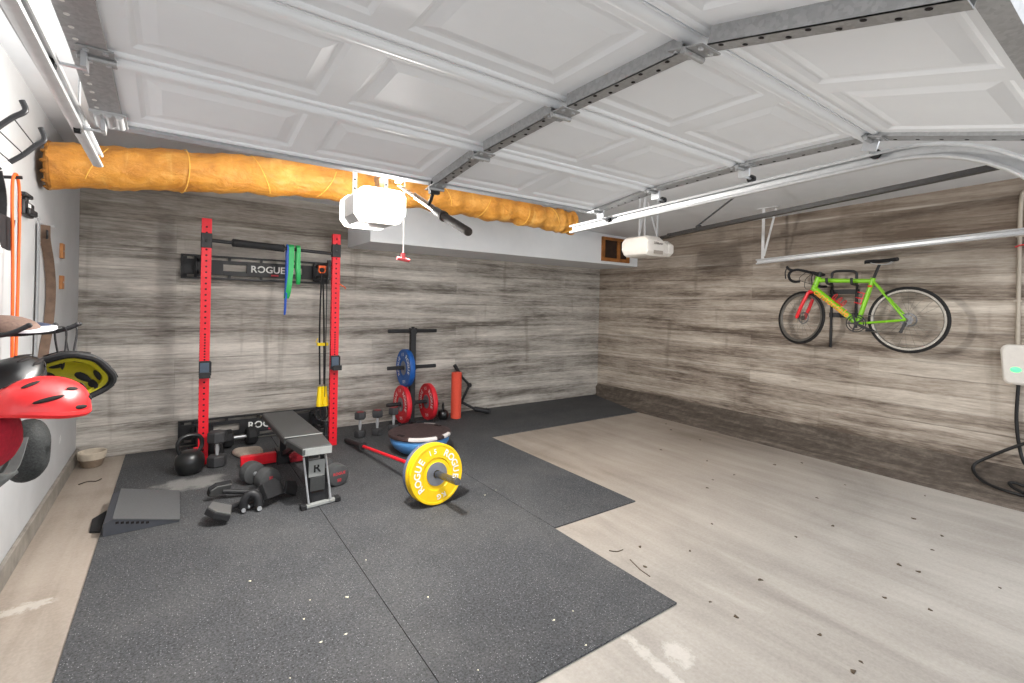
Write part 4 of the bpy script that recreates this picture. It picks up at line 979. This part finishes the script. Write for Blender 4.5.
# bottle cages
for p0, dr, n_ in ((HB.lerp(BB, .52)+V((0, 0, .03)), dd, None), (ST.lerp(BB, .45), (BB-ST).normalized(), None)):
    nn = V((1, 0, 0)).cross(dr); 
    tgt = HT.lerp(BB, .5)*.5+ST.lerp(BB, .5)*.5
    if nn.dot(tgt-p0) < 0: nn = -nn
    b = B()
    for off in (-.055, .0, .05): b.torus(p0+dr*off+nn*.055, dr, .034, .0035, 24, 6)
    for s in (-1, 1): b.cyl(p0-dr*.06+nn*.028+V((s*.02, 0, 0)), p0+dr*.06+nn*.028+V((s*.02, 0, 0)), .0035, n=6)
    b.make('bottle_cage', M_fork, bk)
b = B(); b.box(ST+V((-.02, .02, -.06)), (.012, .035, .02)); b.make('orange_badge', M_org, bk, bevel=.003)

rk = thing('wall_bike_rack', 'black tubular wall rack holding the green bicycle by its top tube', 'bike rack', (5.8, 2.05, 1.6))
tt = lambda y: HT.z-.035 + (ST.z-.01-HT.z+.035)*(HT.y-y)/(HT.y-ST.y)
for y, yw, zb_ in ((2.12, 2.215, 1.10), (1.90, 1.985, 1.32)):
    zt = tt(y)-.021-.0135
    b = B(); b.tube([(XR-.016, yw, zb_), (XR-.016, yw, zt-.10), (XR-.05, yw-.015, zt-.02), (XR-.12, yw-.04, zt), (BX-.05, y, zt), (BX-.075, y, zt+.02), (BX-.08, y, zt+.06)], .0125, 12, smooth=4); b.make('support_arm', M_blk, rk)
b = B(); b.tube([(BX+.05, 2.12, tt(2.12)+.075), (BX+.05, 2.08, tt(2.08)+.10), (BX+.05, 1.94, tt(1.94)+.10), (BX+.05, 1.90, tt(1.9)+.075)], .0125, 12, smooth=4)
b.cyl((BX+.05, 2.12, tt(2.12)-.03), (BX+.05, 2.12, tt(2.12)+.08), .0125, n=12); b.cyl((BX+.05, 1.90, tt(1.9)-.03), (BX+.05, 1.90, tt(1.9)+.08), .0125, n=12); b.make('top_bridge', M_blk, rk)
for zq in (1.70, 1.45): b = B(); b.bb((XR-.006, 1.96, zq-.025), (XR-.001, 2.24, zq+.025)); b.make('wall_plate', M_blk, rk)

# ================================================================== CHARGER, CONDUIT, CABLE
EX = XR
ev = thing('ev_charger', 'rounded white wall charger with a glowing green light, at the right edge', 'charger', (EX, .82, 1.08))
b = B(); yc, zc = .80, 1.075
def rr_(sx, sy, x):
    pts = []; r = .05
    for cx, cy, a0 in ((sx-r, sy-r, 0), (-sx+r, sy-r, 90), (-sx*.82+r, -sy+r, 180), (sx*.82-r, -sy+r, 270)):
        for k in range(5): a = math.radians(a0+k*22.5); pts.append(V((x, yc+cx+r*math.cos(a), zc+cy+r*math.sin(a))))
    return pts
b.loft([rr_(.098, .16, EX-.001), rr_(.105, .168, EX-.03), rr_(.103, .166, EX-.085), rr_(.088, .15, EX-.10)]); b.make('case', M_wshell, ev, bevel=.003)
b = B(); b.ell((EX-.1005, .805, 1.035), (.004, .034, .022), 20, 8); b.make('status_light', M_led, ev)
b = B(); b.tube([(EX-.018, .50, 2.60), (EX-.018, .70, 2.58), (EX-.018, .785, 2.54), (EX-.018, .812, 2.45), (EX-.018, .815, 2.0), (EX-.018, .81, 1.235)], .0155, 12, smooth=4)
cdt = thing('conduit', 'painted steel conduit running down the right wall into the white charger', 'conduit', (EX, .815, 1.9))
b.make('pipe', M_pipe, cdt)
b = B(); b.bb((EX-.03, .79, 1.6), (EX-.001, .84, 1.62)); b.bb((EX-.03, .79, 2.15), (EX-.001, .84, 2.17)); b.make('pipe_clip', M_pipe, cdt)
b = B(); b.tube([(EX-.036, .835, 2.065), (EX-.04, .79, 2.08), (EX-.03, .72, 2.065), (EX-.02, .66, 2.08)], 0, smooth=3, flat=(.022, .003)); tag(b.make('red_ribbon', M_red), 'short red ribbon tied around the painted conduit', 'ribbon')
cb = thing('charging_cable', 'thick black charging cable looping down onto the dirty footing at the right edge', 'cable', (EX-.1, .8, .5))
b = B(); b.tube([(EX-.05, .795, .905), (EX-.05, .80, .6), (EX-.06, .77, .35), (EX-.12, .72, .25), (EX-.2, .62, .2)], .0125, 10, smooth=6); b.make('cable_drop', M_cable, cb)
b = B(); b.tube([(EX-.10, .50, .62), (EX-.12, .66, .50), (EX-.13, .82, .38), (EX-.13, .95, .27), (EX-.15, 1.03, .19), (EX-.20, 1.02, .13), (EX-.27, .94, .085), (EX-.33, .80, .07), (EX-.34, .66, .07), (EX-.30, .5, .09)], .0125, 10, smooth=6)
b.make('cable_loop', M_cable, cb)
b = B(); b.tube([(EX-.24, .5, .12), (EX-.24, .68, .115), (EX-.22, .78, .125), (EX-.25, .80, .11), (EX-.31, .72, .085), (EX-.36, .5, .07)], .0125, 10, smooth=6); b.make('cable_loop', M_cable, cb)

# ================================================================== LEFT WALL
WX = XL
def ray(px, py, t):
    """point seen at that place of the frame at forward distance t"""
    d = fw + r2*(px-512-.55)/F - u2*(py-341.5-SHY)/F
    return V((0, 0, CH)) + d*t
sr_ = thing('wall_storage_rack', 'black upturned two armed storage rack high on the white wall', 'wall rack', (WX, 3.0, 2.1))
arms = []
for Y_, pts in ((2.75, [(.0, 1.985), (.05, 2.035), (.075, 2.09), (.105, 2.145), (.15, 2.20), (.185, 2.235), (.175, 2.275)]), (2.98, [(.0, 1.99), (.06, 2.03), (.10, 2.065), (.14, 2.105), (.175, 2.15), (.205, 2.185), (.192, 2.235)])):
    b = B(); P_ = [V((WX+.012+o, Y_, z)) for o, z in pts]; arms.append(P_)
    b.tube(P_, .0105, 10, smooth=5); b.bb((WX, Y_-.02, pts[0][1]-.07), (WX+.012, Y_+.02, pts[0][1]+.06)); b.make('arm', M_blk, sr_)
for k in (1, 2, 3, 4):
    b = B(); b.cyl(arms[0][k], arms[1][k], .0025, n=6); b.make('cross_wire', M_blk, sr_)
b = B(); b.cyl(arms[1][1].lerp(arms[1][2], .2), arms[1][1].lerp(arms[1][2], .9), .0135, n=12); b.make('pale_label', M_wplas, sr_)
# hook block
hk = thing('cable_clamp', 'small black clamp block with a top lever mounted on the white wall', 'wall clamp', (WX, 3.78, 1.99))
b = B(); b.bb((WX, 3.67, 1.925), (WX+.03, 3.89, 2.005)); b.bb((WX+.03, 3.69, 1.93), (WX+.05, 3.86, 1.965)); b.make('block', M_blk, hk, bevel=.008)
b = B(); b.bb((WX+.008, 3.75, 2.005), (WX+.022, 3.80, 2.03)); b.bb((WX+.004, 3.70, 2.03), (WX+.03, 3.86, 2.052)); b.make('lever', M_blk, hk, bevel=.005)
b = B(); b.bb((WX+.0305, 3.74, 1.972), (WX+.033, 3.79, 1.992)); b.make('window', M_wplas, hk)
# leather strap on a nail
ls = thing('leather_strap', 'long worn brown leather strap hanging from a nail on the white wall', 'strap', (WX, 4.2, 1.9))
b = B(); b.cyl((WX, 4.17, 1.935), (WX+.075, 4.17, 1.92), .004, n=8); b.ell((WX+.006, 4.14, 1.955), (.006, .012, .012), 8, 6); b.make('nail', M_galv, ls)
b = B(); b.tube([(WX+.03, 4.17, 1.925), (WX+.028, 4.20, 1.83), (WX+.03, 4.30, 1.70), (WX+.03, 4.37, 1.52), (WX+.028, 4.33, 1.3), (WX+.026, 4.20, 1.1), (WX+.026, 4.16, .95)], 0, smooth=5, flat=(.005, .024)); b.make('strap', M_leath, ls)
b = B(); b.torus((WX+.036, 4.19, 1.87), (1, .2, 0), .026, .006, 20, 6); b.make('buckle', M_blk, ls)
for z0, z1, nm in ((1.76, 1.87, 'upper of two small wooden blocks on the white wall near the back corner'), (1.53, 1.63, 'lower of two small wooden blocks on the white wall near the back corner')):
    b = B(); b.bb((WX, 4.83, z0), (WX+.018, 4.92, z1)); b.cyl((WX+.018, 4.875, (z0+z1)/2), (WX+.021, 4.875, (z0+z1)/2), .008, n=8, m=1); tag(b.make('wooden_block', [M_wood2, M_galv], bevel=.002), nm, 'wooden block', 'wooden blocks on the white wall')
# coiled cords at the frame edge
oc = thing('orange_cord', 'orange cord hanging in a long loop from the black reel at the left edge', 'cord', (WX, 3.3, 2.0))
b = B(); b.tube([(WX+.06, 3.38, 1.2), (WX+.06, 3.40, 1.6), (WX+.062, 3.39, 1.96), (WX+.064, 3.34, 2.06), (WX+.064, 3.28, 2.06), (WX+.062, 3.26, 1.97), (WX+.06, 3.30, 1.6), (WX+.06, 3.31, 1.2), (WX+.06, 3.32, .9), (WX+.06, 3.36, 1.0)], .0065, 8, smooth=6, closed=True); b.make('cord', M_org, oc)
b = B(); b.cyl((WX, 3.32, 2.05), (WX+.085, 3.32, 2.06), .008, n=10); b.make('peg', M_blk, oc)
rl = thing('cord_reel_bracket', 'black strap bracket behind the orange cord at the left edge', 'bracket', (WX, 3.15, 1.95))
b = B(); b.tube([(WX+.014, 3.22, 2.06), (WX+.014, 3.30, 1.95), (WX+.014, 3.28, 1.80), (WX+.014, 3.18, 1.68)], 0, smooth=4, flat=(.022, .006)); b.make('strap', M_blk2, rl)
b = B(); b.prism([(0, 0), (.42, 0), (.34, -.16), (0, -.14)], (WX+.03, 3.02, 1.86), (0, 1, 0), (0, 0, 1), (.010, 0, 0)); b.make('flap', M_blk2, rl)
b = B(); b.tube([(WX+.03, 3.06, 2.0), (WX+.03, 3.12, 1.8), (WX+.04, 3.20, 1.68)], .006, 8, smooth=3); b.tube([(WX+.03, 3.0, 2.0), (WX+.03, 3.02, 1.2)], .005, 8); b.make('white_cord', M_wplas, rl)
b = B(); b.tube([(WX+.012, 3.15, 1.72), (WX+.012, 3.14, .8)], .009, 8); tag(b.make('grey_cable', mat('grey_green_cable', (92, 102, 98), .6, 0, .1)), 'thin grey green cable running down the white wall beside the orange cord', 'cable')
b = B(); b.tube([(WX+.012, 4.10, 1.93), (WX+.013, 4.10, 1.6), (WX+.012, 4.06, 1.0)], 0, smooth=4, flat=(.022, .004)); tag(b.make('shadow_strip', mat('shadow_strip', (150, 152, 154), .7, 0, .1)), 'flat grey strip shaped as the soft shadow beside the brown leather strap', 'strap')  # soft wall shadow beside the leather strap, modelled as a thin grey strip

# wall hook rail carrying helmets and bags
hr = thing('hook_rail', 'black prong hook rail standing out from the white wall above the helmets', 'hook rail', (WX, 2.6, 1.33))
b = B(); b.bb((WX, 2.05, 1.26), (WX+.018, 3.0, 1.38)); b.make('wall_bar', M_blk, hr, bevel=.003)
prongs = []
for Y_, z_, L_ in ((2.28, 1.345, .30), (2.52, 1.335, .33), (2.78, 1.325, .36), (2.93, 1.32, .35)):
    b = B(); pp = [(WX+.018, Y_, z_), (WX+L_*.5, Y_, z_), (WX+L_*.82, Y_, z_+.005), (WX+L_, Y_+.01, z_+.035)]
    b.tube(pp, .0085, 10, smooth=5); b.ell(pp[-1], (.0095,)*3, 8, 6); b.make('prong', M_blk, hr); prongs.append(pp)
# cap
cp = thing('baseball_cap', 'white, brown and navy cap lying on top of the hook rail', 'cap', (-.47, 2.40, 1.36))
b = B(); R = Matrix.Rotation(.5, 3, 'Z')
rr = []
for k in range(7):
    a = PI/2*k/6; rr.append([V((-.50, 2.40, 1.357)) + R @ V((.10*math.cos(a)*math.cos(t)+.001, .125*math.cos(a)*math.sin(t), .055*math.sin(a))) for t in [2*PI*i/20 for i in range(20)]])
b.loft(rr); b.make('crown', mat('brown_mesh_crown', (110, 88, 78), .8, 0, .2, 90), cp)
b = B(); rr = []
for f, z in ((1.0, 0), (1.0, .008)):
    rr.append([V((-.50, 2.40, 1.352+z)) + R @ V((.115*f*math.cos(t)+.03, .13*f*math.sin(t)+(.10 if math.sin(t) > 0 else 0)*math.sin(t), .012*math.cos(t)**2)) for t in [2*PI*i/24 for i in range(24)]])
b.loft(rr); b.make('brim', M_wcap, cp)
b = B(); b.ell(V((-.43, 2.50, 1.362)), (.05, .07, .02), 16, 8, R=R); b.make('navy_panel', M_ncap, cp)

def helmet(name, loc, rot, shell, liner, label, L=.15, W=.105, H=.10, vents=True, straps=True):
    t = thing(name, label, 'helmet', loc); t.rotation_euler = rot
    b = B(); rings = []; nk = 12; n = 32
    def prof(a, t_, s=1.0):
        x = L*math.cos(a)*math.cos(t_); y = W*math.cos(a)*math.sin(t_); z = H*math.sin(a)
        taper = 1-.12*(x/L) if x > 0 else 1+.10*(x/L)*.5
        ridge = 1+.035*math.cos(6*math.atan2(y, abs(x)+.03))*math.cos(a)
        return V((x*s*ridge, y*taper*s*ridge, z*s - .018*math.cos(a)*(x/L)**2*(-1)))
    for k in range(nk+1):
        a = PI/2*k/nk; rings.append([prof(max(a, 0), 2*PI*i/n) for i in range(n)])
    inner = [[prof(PI/2*k/nk, 2*PI*i/n, .80)+V((0, 0, -.004)) for i in range(n)] for k in range(nk, -1, -1)]
    b.loft(rings + inner, 0, False, True, True); b.make('shell', shell, t, world=False, angle=60)
    b = B(); b.loft([[prof(PI/2*k/8, 2*PI*i/n, .785)+V((0, 0, -.006)) for i in range(n)] for k in range(9)] + [[prof(PI/2*k/8, 2*PI*i/n, .66)+V((0, 0, -.004)) for i in range(n)] for k in range(8, -1, -1)], 0, False, True, True); b.make('liner', liner, t, world=False)
    if vents:
        for (a, t0, ln) in ((.30, .9, .075), (.30, -.9, .075), (.62, .40, .07), (.62, -.40, .07), (.40, 2.2, .085), (.40, -2.2, .085), (.16, 1.55, .05), (.16, -1.55, .05), (.72, 1.6, .05), (.72, -1.6, .05), (.16, .35, .05), (.16, -.35, .05), (.9, 2.7, .06), (.9, -2.7, .06), (1.0, 0, .06)):
            p0 = prof(a, t0, 1.004); du = (prof(a, t0+.02, 1.004)-p0).normalized(); dv = (prof(a+.02, t0, 1.004)-p0).normalized(); nn = du.cross(dv).normalized()
            lng = (V((1, 0, 0)) - nn*nn.x).normalized(); wd = nn.cross(lng)
            b = B(); Rm = Matrix((lng, wd, nn)).transposed(); b.ell(p0, (ln*.5, .0075, .004), 12, 6, R=Rm); b.make('vent', M_hole, t, world=False)
    if liner is M_olive:
        for (a, t0, l_, w_) in ((.5, .5, .03, .013), (.5, -.5, .03, .013), (.9, 2.4, .035, .012), (.9, -2.4, .035, .012), (1.3, .2, .04, .012), (.3, 3.14, .02, .03), (.35, 1.6, .028, .014), (.35, -1.6, .028, .014)):
            p0 = prof(a, t0, .655); nn = p0.normalized(); lng = (V((1, .3, 0)) - nn*nn.dot(V((1, .3, 0)))).normalized(); b = B()
            b.ell(p0, (l_*1.5, w_*1.5, .007), 12, 6, R=Matrix((lng, nn.cross(lng), nn)).transposed()); b.make('comfort_pad', M_blk2, t, world=False)
    # rim edge
    b = B(); b.tube([prof(0, 2*PI*i/32, .91) + V((0, 0, -.002)) for i in range(32)], .014, 8, closed=True); b.make('rim_trim', shell if shell is not M_blkgl else M_blk2, t, world=False)
    if straps:
        b = B(); b.tube([(.05, W*.86, -.0), (.01, W*.5, -.10), (0, 0, -.13), (.01, -W*.5, -.10), (.05, -W*.86, 0)], 0, smooth=4, flat=(.008, .0015)); b.make('chin_strap', M_blk2, t, world=False)
    return t
helmet('bicycle_helmet', (-.36, 2.20, 1.092), (0.0, .10, 1.05), M_helm, M_dkg, 'glossy red bicycle helmet hanging at the front of the hooks', L=.158, W=.118, H=.122, straps=False)
helmet('bicycle_helmet', (-.36, 2.78, 1.125), (-1.25, .25, .35), M_blkgl, M_olive, 'black bicycle helmet with a yellow green liner, hanging open side out', L=.155, W=.12, H=.10, straps=False)
helmet('bicycle_helmet', (-.52, 2.56, 1.14), (.5, -.5, .9), M_blkgl, M_dkg, 'black bicycle helmet hanging behind the red one, left of the yellow green liner', L=.135, W=.10, H=.09, straps=False)
for i, (px0, px1) in enumerate((((-.40, 2.775, 1.335), (-.39, 2.76, 1.17)), ((-.385, 2.925, 1.33), (-.375, 2.85, 1.20)))):
    a_, c_ = V(px0), V(px1)
    b = B(); b.tube([a_+V((0, .0, .015)), a_+V((.018, 0, 0)), a_.lerp(c_, .5)+V((.012, 0, 0)), c_, a_.lerp(c_, .5)+V((-.014, 0, 0)), a_+V((-.018, 0, 0))], 0, smooth=4, closed=True, flat=(.012, .002))
    tag(b.make('helmet_strap', M_blk2), ('black webbing strap looped on the prong nearer the cap' if i == 0 else 'black webbing strap looped on the far prong, above the yellow green liner'), 'strap')

# bags
def blob(name, loc, r, m, label, cat, seed=1, rot=(0, 0, 0), sq=1.0, amp=.05, part='body'):
    t = thing(name, label, cat, loc); t.rotation_euler = rot
    rnd = random.Random(seed); ph = [rnd.random()*6 for _ in range(6)]
    b = B(); rings = []; n = 28; K = 16
    for j in range(K+1):
        a = -PI/2+PI*j/K; ca = abs(math.cos(a))**sq; sa = math.copysign(abs(math.sin(a))**sq, math.sin(a))
        ring = []
        for i in range(n):
            t_ = 2*PI*i/n; c = math.copysign(abs(math.cos(t_))**sq, math.cos(t_)); s = math.copysign(abs(math.sin(t_))**sq, math.sin(t_))
            w_ = 1+amp*math.sin(3*t_+ph[0]+2*a)+amp*.6*math.sin(5*t_+ph[1]-3*a)+amp*.5*math.sin(7*a+ph[2])
            ring.append(V((r[0]*max(ca, .01)*c*w_, r[1]*max(ca, .01)*s*w_, r[2]*sa)))
        rings.append(ring)
    b.loft(rings); b.make(part, m, t, world=False, angle=70); return t
t = blob('crimson_bag', (-.50, 2.17, 1.02), (.07, .15, .10), M_pink, 'crimson fabric bag hanging below the red helmet at the left edge', 'bag', 3, (0.1, .1, -.25), .7)
t = blob('mesh_bag', (-.50, 2.80, .83), (.075, .09, .13), M_mesh, 'black mesh drawstring bag hanging lowest below the helmets', 'bag', 5, (0, .05, .1), .9, .03)
b = B(); b.tube([(0, 0, .16), (.02, .02, .24), (0, .0, .30)], .006, 8, smooth=3); b.torus((0, 0, .165), (0, 0, 1), .03, .008, 18, 6); b.make('drawstring', M_blk2, t, world=False)
b = B(); b.text('RBX', (.093, -.03, .04), (0, 1, 0), (0, 0, 1), .045, lift=.006); b.make('lettering', M_wplas, t, world=False, smooth=False)
t = thing('knee_guard', 'dark grey angular padded guard hanging at the left edge under the crimson bag', 'pad', (-.46, 2.2, .85))
b = B()
b.loft([[V(p) for p in q] for q in (
 [(-.57, 2.10, 1.00), (-.52, 2.10, 1.00), (-.47, 2.34, .985), (-.55, 2.40, .98)],
 [(-.58, 2.10, .93), (-.51, 2.11, .93), (-.46, 2.36, .90), (-.55, 2.42, .90)],
 [(-.58, 2.10, .86), (-.51, 2.12, .86), (-.45, 2.42, .845), (-.55, 2.46, .85)],
 [(-.57, 2.12, .82), (-.53, 2.13, .81), (-.50, 2.26, .81), (-.55, 2.28, .815)])]); b.make('shell', M_slate, t, bevel=.008, smooth=False)
b = B(); b.tube([(-.49, 2.14, .93), (-.445, 2.26, .89), (-.44, 2.40, .97)], 0, smooth=4, flat=(.014, .003)); b.make('strap', mat('grey_webbing', (86, 88, 88), .8, 0, .1), t)
b = B(); b.tube([(-.53, 2.20, .815), (-.53, 2.21, .77), (-.53, 2.20, .735)], 0, smooth=3, flat=(.020, .006)); b.make('buckle_strap', M_blk2, t)

# ================================================================== DEBRIS
b = B(); b.tube([(-.60, 4.98, .004), (-.55, 5.02, .006), (-.50, 5.00, .004), (-.47, 5.04, .006)], .004, 6, smooth=3); tag(b.make('twig', mat('dark_twig', (60, 50, 42), .8, 0, .3)), 'short crooked twig on the bare floor in front of the clay bowl', 'twig')
def fleck(kind, x, y, z, s, m, rot, curl=.3):
    b = B(); n = 7; top = []; 
    for i in range(n):
        a = 2*PI*i/n; q = s*(1 if i % 2 else .62); top.append((q*math.cos(a)*1.3, q*math.sin(a)*.75))
    b.loft([[V((p[0], p[1], 0)) for p in top], [V((p[0]*.85, p[1]*.85, s*curl)) for p in top]])
    return b.make(kind, m, smooth=False)
leafs = [(856.8,402), (661,450),(707,461),(713,480),(666,424),(707,488),(712,524),(775,465),(802,463),(734,475),(845,485),(833,526),(817,498),(925,496),(914,519),(942,536),(932,550),(899,565),(919,572),(796,537),(710,602),(736,617),(820,635),(861,662),(853,672),(645,567),(690,551),(671,430),(640,547),(885,598),(1000,588),(760,580),(930,610),(690,412),(760,430),(700,440)]
l0 = fleck('leaf_fragment', 0, 0, 0, .010, M_leaf, 0); lg = 'dry leaf fragments on the pale concrete'
def floor_pt(px, py, z=0):
    d = fw + r2*(px-512-.55)/F - u2*(py-341.5-SHY)/F; k = (z-CH)/d.z; return V((0, 0, CH)) + d*k
first = True
for i, (px, py) in enumerate(leafs):
    p = floor_pt(px, py)
    if p.x > 5.2: continue
    o = l0 if first else l0.copy()
    if not first: C.objects.link(o)
    first = False
    o.location = (p.x, p.y, .0004); o.rotation_euler = (0, 0, i*1.7); s = .9+.8*((i*37) % 10)/10; o.scale = (s, s, s)
    tag(o, 'small dark dry leaf fragment scattered on the pale concrete floor', 'leaf', lg)
c0 = fleck('pale_leaf', 0, 0, 0, .0085, M_chip, 0, .12); first = True
for i, (px, py) in enumerate([(321, 642), (347, 597), (428, 597), (554, 620), (573, 611), (304, 619), (346, 634), (478, 670), (496, 490), (485, 495), (290, 678), (366, 560), (586, 645), (250, 581), (310, 600)]):
    p = floor_pt(px, py, TH)
    o = c0 if first else c0.copy()
    if not first: C.objects.link(o)
    first = False
    o.location = (p.x, p.y, TH+.0002); o.rotation_euler = (0, 0, i*2.1); s = (.6+.7*((i*53) % 10)/10)*(.8 if i > 1 else 1.5); o.scale = (s, s, s)
    tag(o, 'tiny pale leaf flake lying on the black rubber mats', 'leaf', 'pale leaf flakes on the mats')
b = B()
for pts in ([(630, 560), (640, 570), (650, 577)],): b.tube([floor_pt(*q)+V((0, 0, .003)) for q in pts], .0025, 6)
tag(b.make('twig', M_leaf), 'thin straight twig on the concrete between the two mat corners', 'twig')
b = B(); b.tube([floor_pt(*q)+V((0, 0, .003)) for q in [(609, 551), (617, 552), (623, 550)]], .0025, 6, smooth=3); tag(b.make('twig', M_leaf), 'bent twig on the concrete just right of the inner mat corner', 'twig')
